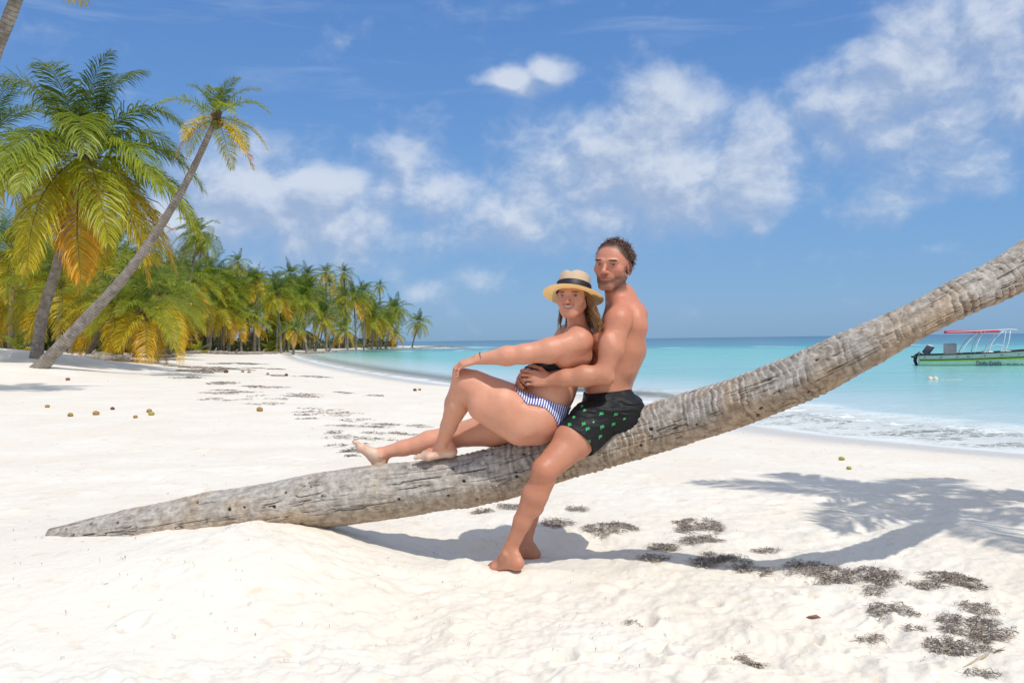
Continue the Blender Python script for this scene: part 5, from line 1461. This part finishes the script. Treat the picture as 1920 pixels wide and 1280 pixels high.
# the grove along the far bend of the beach
far = [
 (392, 98, 402, 572, 'f1', 1.05, 'green palm with drooping gold fronds at the near end of the grove'),
 (428, 104, 440, 590, 'f2', .95, 'gold palm just right of the first drooping palm of the grove'),
 (452, 112, 446, 492, 'f4', .72, 'small high crown rising above the grove at its near end'),
 (478, 116, 480, 528, 'f2', .72, 'yellow crown on a tall trunk beside the small high crown'),
 (477, 108, 476, 602, 'f5', .95, 'low orange palm in front of the grove'),
 (527, 112, 520, 552, 'f1', .95, 'palm with dark upright trunk standing out at the front of the grove'),
 (550, 106, 551, 618, 'f5', .75, 'small yellow palm on the open sand before the grove'),
 (575, 122, 566, 560, 'f3', 1.0, 'dark green palm behind the small yellow palm'),
 (590, 128, 606, 592, 'f1', 1.1, 'palm leaning right over the bend of the shore'),
 (612, 140, 611, 512, 'f5', .85, 'orange and yellow crown standing highest over the middle of the grove'),
 (652, 150, 645, 512, 'f4', .80, 'dark windswept crown beside the high orange crown'),
 (612, 124, 642, 618, 'f5', .90, 'yellow palm leaning out low over the water'),
 (668, 150, 664, 560, 'f2', 1.15, 'palm with orange skirt behind the low leaning yellow palm'),
 (682, 156, 680, 548, 'f3', .9, 'dark green crown above the orange skirted palm'),
 (697, 160, 700, 592, 'f1', 1.15, 'broad green palm towards the point'),
 (714, 170, 712, 536, 'f4', .62, 'small dark crown standing high near the point'),
 (722, 172, 742, 580, 'f3', 1.0, 'dark palm second from the tip of the point'),
 (706, 168, 722, 606, 'f1', .9, 'green palm leaning right before the tip of the point'),
 (772, 184, 785, 604, 'f3', .88, 'lone dark palm at the tip of the point')]
for px, D, cx, cy, kind, sc, lab in far:
    palm(gpt(px, D), pp(cx, cy, D), kind, .17, .12, lab, scale=sc, rot=1.3*px, sides=8)
rr_ = random.Random(17); cnt = 0
refs = {392: 'first drooping palm', 427: 'dark trunk palm', 452: 'small high crown', 520: 'upright dark trunk', 551: 'small yellow palm', 606: 'palm leaning over the bend', 611: 'high orange crown', 645: 'windswept dark crown', 664: 'orange skirted palm', 700: 'broad palm towards the point'}
used_lab = {}
def interior_label(px, cy, kind, refs):
    k = min(refs, key=lambda q: abs(q-px)); dx = px-k
    tone = {'f1': 'green', 'f2': 'yellowing', 'f3': 'dark green', 'f4': 'windblown', 'f5': 'orange'}[kind]
    side = 'left of' if dx < -9 else 'right of' if dx > 9 else 'behind'
    hi = 'topmost' if cy < 530 else 'upper' if cy < 545 else 'middle' if cy < 562 else 'lower' if cy < 578 else 'lowest' if cy < 596 else 'ground-hugging'
    return '%s %s palm close %s the %s' % (hi, tone, side, refs[k])
for i in range(90):
    f = rr_.random(); row = i % 3
    px = 318+f*412; Df = np.interp(px, [318, 400, 525, 600, 690, 735], [86, 104, 122, 138, 166, 178])+row*11+rr_.uniform(0, 9)
    topy = np.interp(px, [318, 400, 520, 650, 735], [505, 520, 525, 528, 566])+rr_.uniform(-6, 88)-row*4
    q = gpt(px, Df)
    if q[2] < -.2: continue
    kd = rr_.choice(['f1', 'f2', 'f3', 'f3', 'f4', 'f1']); lb_ = interior_label(px, topy, kd, refs)
    if lb_ in used_lab: continue
    used_lab[lb_] = 1
    palm(q, pp(px+rr_.uniform(-10, 22), topy, Df), kd, .16, .11, lb_, scale=rr_.uniform(.75, 1.05), rot=rr_.uniform(0, 6.3), group='palms inside the far grove', sides=6)
refs2 = {20: 'low lime palm at the edge', 110: 'lime palm at the leaning foot', 162: 'golden bending palm', 216: 'short golden palm', 280: 'bushy lime palm'}
lab_l = 'coconut palm crowded behind the low lime palms at the left'
for i in range(26):
    px = rr_.uniform(-40, 330); Df = rr_.uniform(62, 84); q = gpt(px, Df)
    kd = rr_.choice(['f1', 'f2', 'f3']); ty = np.interp(px, [-40, 330], [500, 520])+rr_.uniform(-10, 70); lb_ = interior_label(px, ty, kd, refs2)
    if lb_ in used_lab: continue
    used_lab[lb_] = 1
    palm(q, pp(px+rr_.uniform(-10, 25), ty, Df), kd, .16, .11, lb_, scale=rr_.uniform(.85, 1.1), rot=rr_.uniform(0, 6.3), group='palms behind the lime palms', sides=6)
for k, (px, D, sc, lab) in enumerate([(372, 92, 1.3, 'knee-high seedling palm right of the tall windswept palm'), (35, 38, .9, 'yellow seedling palm at the foot of the large palm'), (505, 118, 1.5, 'green seedling palm at the front of the grove'), (252, 60, 1.1, 'seedling palm among the low trunks at the left')]):
    q = gpt(px, D); r = empty('palm_seedling', q); tag(r, lab, 'young palm'); c = crown_of('young'); c.parent = r; c.scale = (sc,)*3; c.location = (0, 0, .12)
    trunk_obj(np.array([[0, 0, -.1], [0, 0, .05], [.01, 0, .16]]), .07, .05, r, 6, 1.0, name='stem')
# ------------------------------------------------------------------ undergrowth in the shade of the grove
m, t, b = new_mat('undergrowth_leaf'); t.put(b.inputs['Base Color'], t.attr('Col')); b.inputs['Roughness'].default_value = .6; MUG = m
rg = np.random.default_rng(4); mb = MB(); n = 26000
pxs = rg.uniform(-60, 742, n); Df = np.interp(pxs, [-60, 60, 200, 318, 400, 525, 600, 690, 742], [56, 58, 64, 92, 112, 130, 150, 176, 186])+rg.uniform(0, 26, n)**1.0
X = (pxs-960)/FOC*Df; Z = ground_h(X.copy(), Df.copy(), fine=False)
hmax = 2.7*(.55+.45*vnoise(X*.35, Df*.35, 0, 3))*np.interp(pxs, [-60, 640, 742], [1.1, 1.0, .45])
ok = shore_sd(X, Df) > 4; X, Df, Z, hmax = X[ok], Df[ok], Z[ok], hmax[ok]; n = len(X)
c = np.stack([X, Df, Z+rg.uniform(0, 1, n)*np.maximum(.3, hmax)], 1)
a = rg.normal(0, 1, (n, 3)); a /= np.linalg.norm(a, axis=1)[:, None]; b_ = np.cross(a, rg.normal(0, 1, (n, 3))); b_ /= np.linalg.norm(b_, axis=1)[:, None]
sz = rg.uniform(.18, .45, n)[:, None]
V = np.stack([c-a*sz, c-b_*sz*.35, c+a*sz, c+b_*sz*.35], 1).reshape(-1, 3); Q = np.arange(4*n).reshape(-1, 4)
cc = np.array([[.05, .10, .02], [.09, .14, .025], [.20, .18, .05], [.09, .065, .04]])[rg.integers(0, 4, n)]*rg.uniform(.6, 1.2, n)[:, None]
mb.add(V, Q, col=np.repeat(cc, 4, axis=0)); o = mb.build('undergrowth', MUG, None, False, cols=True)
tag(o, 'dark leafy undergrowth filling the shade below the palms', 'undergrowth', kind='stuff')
# ------------------------------------------------------------------ thatched shelters inside the grove
MTH = simple('grey_thatch', (.16, .12, .085), .95, var=.3, scale=3, bump=.8, bscale=14); MWD = simple('weathered_post', (.20, .16, .12), .9, var=.2)
for px, D, w_, lab in [(486, 134, 5.2, 'thatched shelter with a low dark roof behind the small orange palm'), (575, 150, 4.4, 'small thatched shelter behind the trunks in the middle of the grove'), (352, 106, 5.0, 'thatched shelter in the shade at the near end of the grove'), (655, 172, 3.6, 'thatched sunshade standing near the point')]:
    q = gpt(px, D); r = empty('thatched_shelter', q); tag(r, lab, 'beach hut')
    mb = MB(); nn = 20; ph = np.arange(nn)*2*math.pi/nn; jag = 1+.05*np.sin(ph*7)
    rings = [np.stack([w_/2*f*np.cos(ph)*jag, w_/2*.8*f*np.sin(ph)*jag, np.full(nn, z)], 1) for f, z in [(1.0, 1.75), (1.03, 1.95), (.75, 2.5), (.4, 3.0), (.06, 3.4)]]
    V = np.vstack(rings); i = np.arange(4)[:, None]; j = np.arange(nn)[None]; jn = (j+1) % nn
    mb.add(V, np.stack([i*nn+j, i*nn+jn, (i+1)*nn+jn, (i+1)*nn+j], -1).reshape(-1, 4), [[4*nn+k for k in range(nn)][q_] for q_ in range(0)] or np.zeros((0, 4), int))
    mb.build('roof', MTH, r)
    for sx_, sy_ in ((-1, -1), (1, -1), (-1, 1), (1, 1)):
        mb = MB(); mb.tube([(sx_*w_*.33, sy_*w_*.26, -.2), (sx_*w_*.32, sy_*w_*.25, 2.15)], .07, 7); mb.build('post', MWD, r)
# ------------------------------------------------------------------ driftwood and stones
MDW = simple('bleached_driftwood', (.33, .29, .25), .9, var=.25, scale=5, bump=.6, bscale=30)
def log(px, D, L, r, yaw, lab, dark=False, rz=.0):
    q = gpt(px, D); rg = np.random.default_rng(int(px)); n = 14
    t_ = np.linspace(-.5, .5, n); pts = np.stack([t_*L*math.cos(yaw), t_*L*math.sin(yaw), r*.75+.10*L*.3*np.sin(t_*5+px)*.3+rz*(t_+.5)], 1)+rg.normal(0, r*.10, (n, 3))
    mb = MB(); mb.tube(pts, r*(1-.45*np.abs(t_+.2))*rg.uniform(.88, 1.1, n), 10)
    mb.tube([pts[4], pts[4]+[.05*L, -.03*L, r*1.4], pts[4]+[.11*L, -.05*L, r*2.3]], [r*.5, r*.35, r*.15], 6)
    o = mb.build('driftwood_log', MDW, None); o.location = tuple(q); tag(o, lab, 'log', 'driftwood logs below the palms'); return o
for a_ in [(455, 92, 4.2, .20, .25, 'long pale driftwood log in front of the orange palm'), (410, 90, 2.6, .22, -.2, 'short thick log near the drooping palms'), (345, 80, 3.2, .2, .1, 'log on the sand below the windswept palm'), (585, 118, 5.5, .24, -.08, 'long dark log lying towards the water at the bend'), (635, 128, 3.0, .22, .4, 'forked log at the water edge of the bend'), (668, 140, 3.4, .22, 0, 'log on the narrow beach before the point'), (292, 58, 3.0, .10, -.12, 'thin branch lying on the sand right of the golden palms'), (190, 41, 2.6, .16, .1, 'log half buried beside the leaning trunk foot'), (280, 66, 2.2, .24, .5, 'stubby log among the palms at the left'), (500, 104, 2.6, .18, .05, 'small log right of the pale driftwood log')]: log(*a_)
mb = MB(); rg = np.random.default_rng(9)
for k in range(260):
    u = rg.random()
    if k < 190: px = 690+u*182; q = P(px, 640, np.interp(px, [690, 760, 820, 872], [176, 183, 182, 176])+rg.uniform(-2.5, 2.0)); r = rg.uniform(.10, .34)
    else: px = 880+u*330; q = P(px, 640, rg.normal(138, 1.0)*1.0); r = rg.uniform(.08, .2); 
    if k >= 190 and rg.random() < .45: continue
    z = max(SEA-.03, float(ground_h(q[0:1].copy(), q[1:2].copy(), fine=False)[0])) if k < 190 else SEA-.02
    mb.ell((q[0], q[1], z+r*.12), (r*rg.uniform(1, 1.9), r, r*.55), n=7, m=5, noise=.35, seed=k)
o = mb.build('stones', simple('reef_stone', (.26, .235, .20), .9, var=.3), None); tag(o, 'line of weathered stones trailing off the point along the reef', 'stones', kind='stuff')
# ------------------------------------------------------------------ moored boat
def smat(n, c, r=.35, **k): return simple(n, c, r, var=.05, **k)
boat = empty('motor_boat', (P(1722, 640, 41.0)[0], 41.0, SEA)); tag(boat, 'white motor boat with lime stripe and red sun canopy moored behind the trunk', 'boat')
Lb = 8.6
xs_ = np.linspace(0, 1, 40)
def half(u): return .92*np.clip(1-np.maximum(0, (u-.45)/.55)**2.2, 0.02, 1)
def shz(u): return .68+.10*u+.80*u**2.0
mb = MB(); prof = [(0, -.32), (.45, -.24), (.80, -.02), (.93, .22), (.99, .46), (1.02, .60), (1.06, .80), (1.08, 1.0)]
rows = []
for u in xs_:
    hw = half(u); top = shz(u); rw = []
    for (a, z) in prof:
        zz = -.30+(z+.32)/1.32*(top+.30) if z > -.32 else -.30+.25*max(0, u-.7)/.3
        rw.append((u*Lb+.25*max(0, z)*u, a*hw*.95, zz))
    rows.append(rw)
rows = np.array(rows); m_, n_ = rows.shape[:2]
def skin(lo, hi, mat, name, off=0.0, parent=boat):
    mb = MB()
    for sg in (-1, 1):
        V = rows[:, lo:hi+1].copy(); V[..., 1] = sg*(V[..., 1]+off); k = hi-lo+1
        i = np.arange(m_-1)[:, None]; j = np.arange(k-1)[None]
        Q = np.stack([i*k+j, (i+1)*k+j, (i+1)*k+j+1, i*k+j+1], -1).reshape(-1, 4)
        mb.add(V.reshape(-1, 3), Q if sg < 0 else Q[:, ::-1])
    if lo == 0:   # transom
        V = np.vstack([rows[0][:, [0, 1, 2]], rows[0][::-1]*[1, -1, 1]]); mb.add(np.vstack([V, [[0, 0, .3]]]), [[k, (k+1) % len(V), len(V)] for k in range(len(V))])
    return mb.build(name, mat, parent)
MHULL = smat('white_gelcoat', (.60, .74, .62)); MUP = smat('grey_green_gelcoat', (.50, .58, .52)); MBLK = smat('black_line', (.01, .012, .015)); MLIME = smat('lime_stripe', (.36, .58, .03))
skin(0, 4, MHULL, 'hull'); skin(4, 5, MLIME, 'stripe'); skin(5, 7, MUP, 'gunwale')
mb = MB()
for sg in (-1, 1):
    mb.tube(rows[:, 5]*[1, sg, 1]+[0, sg*.012, 0], .028, 6); mb.tube(rows[:, 7]*[1, sg, 1], .035, 6)
mb.build('rub_rail', MBLK, boat)
mb = MB()
V = np.concatenate([rows[:, 5]*[1, .93, 1], rows[:, 5]*[1, -.93, 1]]); i = np.arange(m_-1); mb.add(V, np.stack([i, i+1, m_+i+1, m_+i], 1)); mb.build('deck', smat('deck_grey', (.55, .56, .55), .6), boat)
# fittings along the gunwale
MBR = smat('brass_fitting', (.20, .17, .06))
for k in range(10):
    mb = MB(); u = .03+k*.075; i0 = int(u*39); q = rows[i0, 6]; mb.ell((q[0], -q[1]-.02, q[2]), (.07 if k % 2 else .045, .02, .035), n=8, m=5); mb.build('hull_fitting', MBR, boat)
# outboard
mot = empty('outboard_motor', (0, 0, 0)); mot.parent = boat
mb = MB(); R1 = np.array([[math.cos(.5), 0, math.sin(.5)], [0, 1, 0], [-math.sin(.5), 0, math.cos(.5)]])
mb.box((.42, 0, 1.0), (.36, .34, .62), R1, .08); mb.build('cowling', smat('dark_blue_cowling', (.05, .06, .09), .25), mot)
mb = MB(); mb.box((.52, 0, 1.22), (.30, .32, .14), R1, .05); mb.build('cowling_cap', smat('silver_trim', (.55, .57, .60), .3), mot)
mb = MB(); mb.tube([(.1, 0, .80), (-.12, 0, .62), (-.16, 0, .3), (-.05, 0, -.15)], [.10, .09, .08, .05], 8); mb.box((-.22, 0, .55), (.22, .2, .12), None, .03); mb.ell((-.02, 0, -.16), (.16, .06, .06)); mb.build('shaft', MBLK, mot)
mb = MB(); mb.box((1.35, 0, 1.02), (.52, .7, .72), None, .04); mb.build('console', smat('console_grey', (.40, .42, .44)), boat)
for x in (2.9, 3.7, 4.5):
    mb = MB(); mb.box((x, 0, .80), (.42, 1.3, .18), None, .06); mb.build('seat', smat('seat_white', (.75, .76, .75), .6), boat)
MTUBE = smat('white_tube', (.78, .80, .80), .3)
for sg in (-1, 1):
    for (x0, x1, bow) in ((1.75, 2.6, .25), (2.3, 2.75, .15), (2.85, 3.5, .25), (3.5, 3.75, -.12)):
        mb = MB(); q = [(x0+(x1-x0)*t+bow*math.sin(t*3.1)*(-.5), sg*(.78-.05*t), .72+(1.50)*t-.12*(t**4)) for t in np.linspace(0, 1, 9)]; mb.tube(q, .022, 6); mb.build('canopy_strut', MTUBE, boat)
    mb = MB(); mb.tube([(1.2, sg*.7, 2.06), (2.2, sg*.72, 2.12), (3.2, sg*.72, 2.17), (3.8, sg*.6, 2.20), (4.08, sg*.3, 2.17), (4.12, 0, 2.16)], .025, 6); mb.build('canopy_rail', MTUBE, boat)
mb = MB(); mb.tube([(2.75, -.78, .75), (2.95, -.76, 1.15), (3.25, -.76, 1.3), (3.5, -.78, 1.2)], .02, 6); mb.build('grab_rail', MTUBE, boat)
mb = MB(); nx, ny = 14, 9; X_, Y_ = np.meshgrid(np.linspace(1.15, 3.35, nx), np.linspace(-.85, .85, ny), indexing='ij'); Z_ = 2.16+.02*X_*.6-.14*(Y_/.85)**2
V = np.stack([X_, Y_, Z_], -1).reshape(-1, 3); i = np.arange(nx-1)[:, None]; j = np.arange(ny-1)[None]; Q = np.stack([i*ny+j, (i+1)*ny+j, (i+1)*ny+j+1, i*ny+j+1], -1).reshape(-1, 4)
mb.add(V, Q); mb.add(V-[0, 0, .03], Q[:, ::-1]); mb.build('canopy', smat('red_canvas', (.55, .03, .05), .8), boat)
def text_mesh(name, body, size, mat, parent, loc_, ext=.004, bold=0.0, sx=1.0):
    cu = bpy.data.curves.new('lettering', 'FONT'); cu.body = body; cu.size = size; cu.extrude = ext; cu.offset = bold
    tmp = bpy.data.objects.new('lettering', cu); COL.objects.link(tmp); bpy.context.view_layer.update()
    me = bpy.data.meshes.new_from_object(tmp.evaluated_get(bpy.context.evaluated_depsgraph_get())); bpy.data.objects.remove(tmp)
    o = bpy.data.objects.new(name, me); link(o); me.materials.clear(); me.materials.append(mat); o.parent = parent
    o.location = loc_; o.rotation_euler = (math.pi/2, 0, 0); o.scale = (sx, 1, 1); return o
MTXT = smat('navy_paint', (.01, .05, .13), .5)
yt = -float(rows[14, 4, 1])-.018
text_mesh('name_lettering', 'Doña Estela', .34, MTXT, boat, (2.35, yt, .06), .004, .003, .62)
text_mesh('small_lettering', 'SAMANA  R.D.', .10, MTXT, boat, (3.62, yt, .10), .003, .002, .9)
bpy.data.objects.remove([o for o in bpy.data.objects if o.name == 'small_lettering'][0])
mb = MB()
for k, w in enumerate((.16, .24, .06)): mb.box((3.66+k*.26, yt, .125), (w, .008, .035))
mb.build('small_lettering', MTXT, boat)
boat.scale = (1, 1, .76); boat.rotation_euler = (0, 0, -.40)
# ------------------------------------------------------------------ mooring floats
for k, (px, lab) in enumerate([(1744, 'left one of the two white mooring floats in the lagoon'), (1754, 'right one of the two white mooring floats in the lagoon')]):
    q = G(px, 712, SEA); mb = MB(); mb.ell((0, 0, .03), (.085, .085, .08), noise=.05, seed=k); mb.tube([(-.02, 0, .10), (.0, 0, .14), (.02, 0, .10)], .012, 5)
    o = mb.build('mooring_float', smat('buff_plastic', (.72, .62, .50), .6), None); o.location = tuple(q); tag(o, lab, 'float', 'mooring floats')
q = G(1762, 713, SEA); mb = MB(); mb.tube([q+[k*.09, .02*math.sin(k*2), .018] for k in range(9)], .012, 5); o = mb.build('mooring_rope', smat('pale_rope', (.55, .5, .40), .9), None); tag(o, 'pale rope floating beside the two white floats', 'rope')
# ------------------------------------------------------------------ seagrass wrack on the sand
m, t, b = new_mat('dry_seagrass'); t.put(b.inputs['Base Color'], t.attr('Col')); b.inputs['Roughness'].default_value = .75; b.inputs['Specular IOR Level'].default_value = .3; MSG = m
def strands(rg, cx, cy, rx, ry, n, length=.055, width=.0022, pile=.012, rot=0.0, ragged=.45, seed=0):
    """curled dry blades scattered in a ragged ellipse on the ground"""
    k = int(n*2.6); a = rg.uniform(0, 2*math.pi, k); r = rg.random(k)**.55
    u, v = r*np.cos(a), r*np.sin(a)
    edge = 1+ragged*fbm(u*2.2+seed, v*2.2, seed, 3, 5)*1.6
    dn = fbm(u*3.5+seed*3, v*3.5, seed, 3, 6)
    ok = (r < edge*.92) & (dn+rg.uniform(-.25, .45, k) > 0.02); u, v = u[ok][:n], v[ok][:n]; n = len(u)
    x = cx+u*rx*math.cos(rot)-v*ry*math.sin(rot); y = cy+u*rx*math.sin(rot)+v*ry*math.cos(rot)
    th = rg.uniform(0, 2*math.pi, n); L = length*rg.uniform(.35, 1.25, n); cv = rg.normal(0, 1.2, n); st = 4
    pts = []; px_, py_, d = x.copy(), y.copy(), th.copy()
    hump = pile*rg.random(n)*np.clip(1.2-np.hypot(u, v), 0, 1)
    g = ground_h(x.copy(), y.copy())
    up = rg.normal(0, .0035, n)
    for s_ in range(st+1):
        f = s_/st; pts.append(np.stack([px_, py_, g+.0035+hump+np.abs(up)*math.sin(f*3.14)*1.5+.004*rg.random(n)], 1))
        px_ = px_+np.cos(d)*L/st; py_ = py_+np.sin(d)*L/st; d = d+cv/st
    Pm = np.stack(pts, 1); T = np.gradient(Pm, axis=1); sd_ = np.stack([-T[..., 1], T[..., 0], 0*T[..., 0]], -1); sd_ /= np.linalg.norm(sd_, axis=2)[..., None]+1e-9
    tl = rg.normal(0, .5, (n, 1, 1)); sd_ = sd_+np.array([0, 0, 1.0])*tl
    w = width*rg.uniform(.5, 1.5, n)[:, None, None]*np.array([.5, 1, 1, .9, .3])[None, :, None]
    V = np.stack([Pm-sd_*w, Pm+sd_*w], 2).reshape(-1, 3)
    b0 = (np.arange(n)*(st+1)*2)[:, None]; kk = np.arange(st)[None]*2
    Q = np.stack([b0+kk, b0+kk+1, b0+kk+3, b0+kk+2], -1).reshape(-1, 4)
    pal = np.array([[.20, .165, .14], [.28, .24, .21], [.40, .35, .31], [.13, .10, .085], [.30, .22, .15], [.50, .45, .40]])
    C = pal[rg.integers(0, 6, n)]*rg.uniform(.7, 1.2, n)[:, None]
    return V, Q, np.repeat(C, (st+1)*2, axis=0)
PATCH = [(905,962,22,5,'thin wrack clump left of the standing leg beyond the trunk'),(957,952,26,5,'wrack streak beside the upright knee beyond the trunk'),(1043,986,34,11,'dark wrack clump just right of the standing shin'),
 (1084,956,22,5,'smallest oval wrack clump right of the knee'),(1145,998,52,10,'lens shaped wrack clump right of the standing leg'),(1308,985,48,17,'tall ragged wrack clump nearest the palm shadow'),(1312,1018,46,9,'flat wrack clump below the ragged one'),
 (1236,1028,34,11,'wrack clump touching the upper side of the trunk shadow'),(1225,1052,30,7,'wrack clump lying in the trunk shadow near its left end'),(1345,1057,62,14,'dark wrack clump crossed by the trunk shadow'),(1440,1034,30,6,'small wrack clump on the upper rim of the trunk shadow'),
 (1415,1072,40,8,'wrack clump on the lower rim of the trunk shadow'),(1530,1075,62,20,'broad wrack clump right of the shadow crossing'),(1640,1092,60,18,'broad wrack clump in the middle of the right hand row'),(1775,1098,78,18,'widest wrack clump at the right end of the row'),
 (1640,1120,20,6,'tiny wrack clump under the row'),(1675,1152,46,14,'slanting wrack streak below the row'),(1830,1140,36,12,'upper lobe of the wrack heap at the lower right'),(1825,1180,62,24,'largest wrack heap at the lower right'),(1795,1218,60,20,'lower lobe of the wrack heap at the lower right'),
 (1400,1238,38,9,'curled wrack wisp at the bottom of the sand'),(1190,1165,24,5,'faint wrack wisp in the trampled sand'),(1845,1277,40,6,'wrack clump cut by the bottom edge'),(1630,1192,26,6,'loose wrack wisp left of the large heap'),(1715,1182,18,7,'small wrack knot beside the large heap')]
rg = np.random.default_rng(23)
for k, (px, py, hw, hh, lab) in enumerate(PATCH):
    c0 = G(px, py); s = c0[1]/FOC; rx = hw*s; ry = abs(G(px, py-hh)[1]-G(px, py+hh)[1])/2
    n = int(np.clip(rx*ry*math.pi*13500, 60, 1500)); 
    if py > 1110 and hw > 50: n = int(n*1.25)
    mb = MB(); V, Q, C = strands(rg, c0[0], c0[1], rx*1.02, ry*1.0, n, .036, .00135, .012, rot=rg.normal(0, .06), seed=k*7.3, ragged=.8)
    o0 = np.array([c0[0], c0[1], 0]); mb.add(V-o0, Q, col=C); o = mb.build('seaweed_clump', MSG, None, False, cols=True); o.location = tuple(o0)
    tag(o, lab, 'seaweed', 'seagrass clumps on the sand')
# drift line and scattered crumbs: nobody could count them
mb = MB()
LINE = [(345,690,46,3),(400,700,40,4),(430,712,46,4),(470,722,40,3),(420,738,50,4),(460,748,40,3),(540,742,60,3),(480,757,36,2),(440,733,36,3),(395,752,30,2),(560,745,46,2),(610,772,50,4),(640,778,40,4),(700,782,50,3),(680,798,50,3),(730,808,60,3),(640,795,36,3),(770,790,28,2),(650,812,30,4),(690,818,80,4),(760,806,40,2),(650,828,36,6),(655,842,26,4),(668,850,20,3),(720,790,30,3),(590,765,40,3),(520,725,30,2),
 (570,782,24,2),(350,700,36,2),(300,680,30,2),(410,690,30,2),(480,690,30,2),(440,680,40,2),(600,700,30,1.5),(520,700,20,1.5),(860,730,30,1.5),(700,738,20,1.5),(650,734,16,1)]
for k, (px, py, hw, hh) in enumerate(LINE):
    for q in range(3):
        px2, py2 = px+rg.normal(0, hw*.5), py+rg.normal(0, hh*.9)
        c0 = G(px2, py2); s = c0[1]/FOC; rx = hw*s*.62; ry = max(.03, abs(G(px2, py2-hh*.5)[1]-G(px2, py2+hh*.5)[1])/2)
        n = int(np.clip(rx*ry*620, 40, 420)); V, Q, C = strands(rg, c0[0], c0[1], rx, ry, n, .075*max(1, c0[1]/14), .0032*max(1, c0[1]/12), .002, seed=k*3.1+q, ragged=.7); mb.add(V, Q, col=C*1.1)
for k in range(520):
    px, py = rg.uniform(0, 1900), rg.uniform(700, 1270)
    c0 = G(px, py); V, Q, C = strands(rg, c0[0], c0[1], .03*c0[1]/4, .012*c0[1]/4, rg.integers(1, 4), .016*max(1, c0[1]/6), .0008*max(1, c0[1]/5), .0, seed=k*.37); mb.add(V, Q, col=C)
o = mb.build('seaweed_litter', MSG, None, False, cols=True); tag(o, 'thin drift line of dry seagrass crumbs strewn across the sand', 'seaweed', kind='stuff')
# ------------------------------------------------------------------ coconut husks
def husk(px, py, r, col, lab, grp='coconut husks on the sand', squash=.8):
    r = r*.68
    q = onground(px, py, 4, 80); mb = MB(); sd = int(px*7+py) % 97
    mb.ell((0, 0, r*squash*.75), (r*1.15, r, r*squash), n=14, m=10, noise=.12, seed=sd, col=col)
    mb.ell((r*.8, 0, r*squash*.9), (r*.35, r*.4, r*.3), n=8, m=6, noise=.2, seed=sd, col=np.array(col)*.55)
    o = mb.build('coconut_husk', MHK, None, cols=True); o.location = tuple(q); o.rotation_euler = (0, 0, sd); tag(o, lab, 'coconut', grp)
m, t, b = new_mat('husk_fibre'); t.put(b.inputs['Base Color'], t.mix(t.mr(t.noise(t.coord(), 60, 3), .3, .7, 0, .5), t.attr('Col'), (.12, .08, .04))); b.inputs['Roughness'].default_value = .9; MHK = m
tan, ol, br = (.40, .25, .08), (.42, .38, .07), (.13, .06, .03)
for a_ in [(127,713,.085,(.30,.10,.05),'reddish coconut husk alone on the upper left sand'),(89,764,.052,tan,'leftmost tan coconut husk in the scattered row'),(132,781,.060,tan,'tan coconut husk second from the left in the row'),(180,778,.068,tan,'larger tan coconut husk third from the left in the row'),(211,768,.052,br,'small brown coconut husk above the middle of the row'),
 (254,784,.048,tan,'small tan coconut husk lowest of the row'),(280,773,.062,tan,'tan coconut husk upper one of the touching pair'),(284,779,.060,ol,'olive coconut husk lower one of the touching pair'),(487,771,.075,tan,'tan coconut husk lying by the seaweed line'),(424,699,.13,br,'dark coconut husk at the left on the far sand'),
 (455,698,.09,tan,'pale husk beside the dark coconut on the far sand'),(467,699,.09,tan,'second pale husk right of the dark coconut'),(502,702,.08,tan,'small pale husk alone in the middle of the far sand'),(537,705,.10,br,'dark coconut husk nearest the wet sand'),(1578,863,.040,ol,'olive husk below the trunk on the right sand'),(1592,880,.032,ol,'small olive husk nearest the palm crown shadow'),
 (778,733,.07,br,'brown husk near the shallows behind the woman'),(787,732,.06,tan,'pale husk near the shallows behind the woman')]: husk(*a_)
# fallen leaf and twig at the lower right
q = G(1524, 1162); mb = MB(); V = np.array([[-.03, 0, .006], [-.012, -.012, .012], [.018, -.009, .009], [.034, 0, .004], [.018, .011, .013], [-.012, .012, .008]]); mb.add(np.vstack([V, [[0, 0, .003]]]), [[6, k, (k+1) % 6] for k in range(6)])
o = mb.build('dry_leaf', simple('red_brown_leaf', (.30, .13, .07), .8), None); o.location = (q[0], q[1], float(ground_h(np.array([q[0]]), np.array([q[1]]))[0])); tag(o, 'curled red brown leaf lying on the trampled sand', 'leaf')
for (x0, y0, x1, y1, lab) in [(1800, 1262, 1885, 1222, 'pale dry palm leaflet beside the bottom right heap'), (1862, 1238, 1884, 1234, 'short dark twig right of the pale leaflet')]:
    a0, a1 = G(x0, y0), G(x1, y1); mb = MB(); c0 = (a0+a1)/2; zz = float(ground_h(np.array([c0[0]]), np.array([c0[1]]))[0])
    mb.tube([a0-c0+[0, 0, .004], [0, 0, .010], a1-c0+[0, 0, .008]], [.001, .0045, .001], 5); o = mb.build('twig', simple('dry_stalk', (.50, .42, .30) if x1 > 1884.5 else (.16, .12, .08), .8), None); o.location = (c0[0], c0[1], zz); tag(o, lab, 'twig')
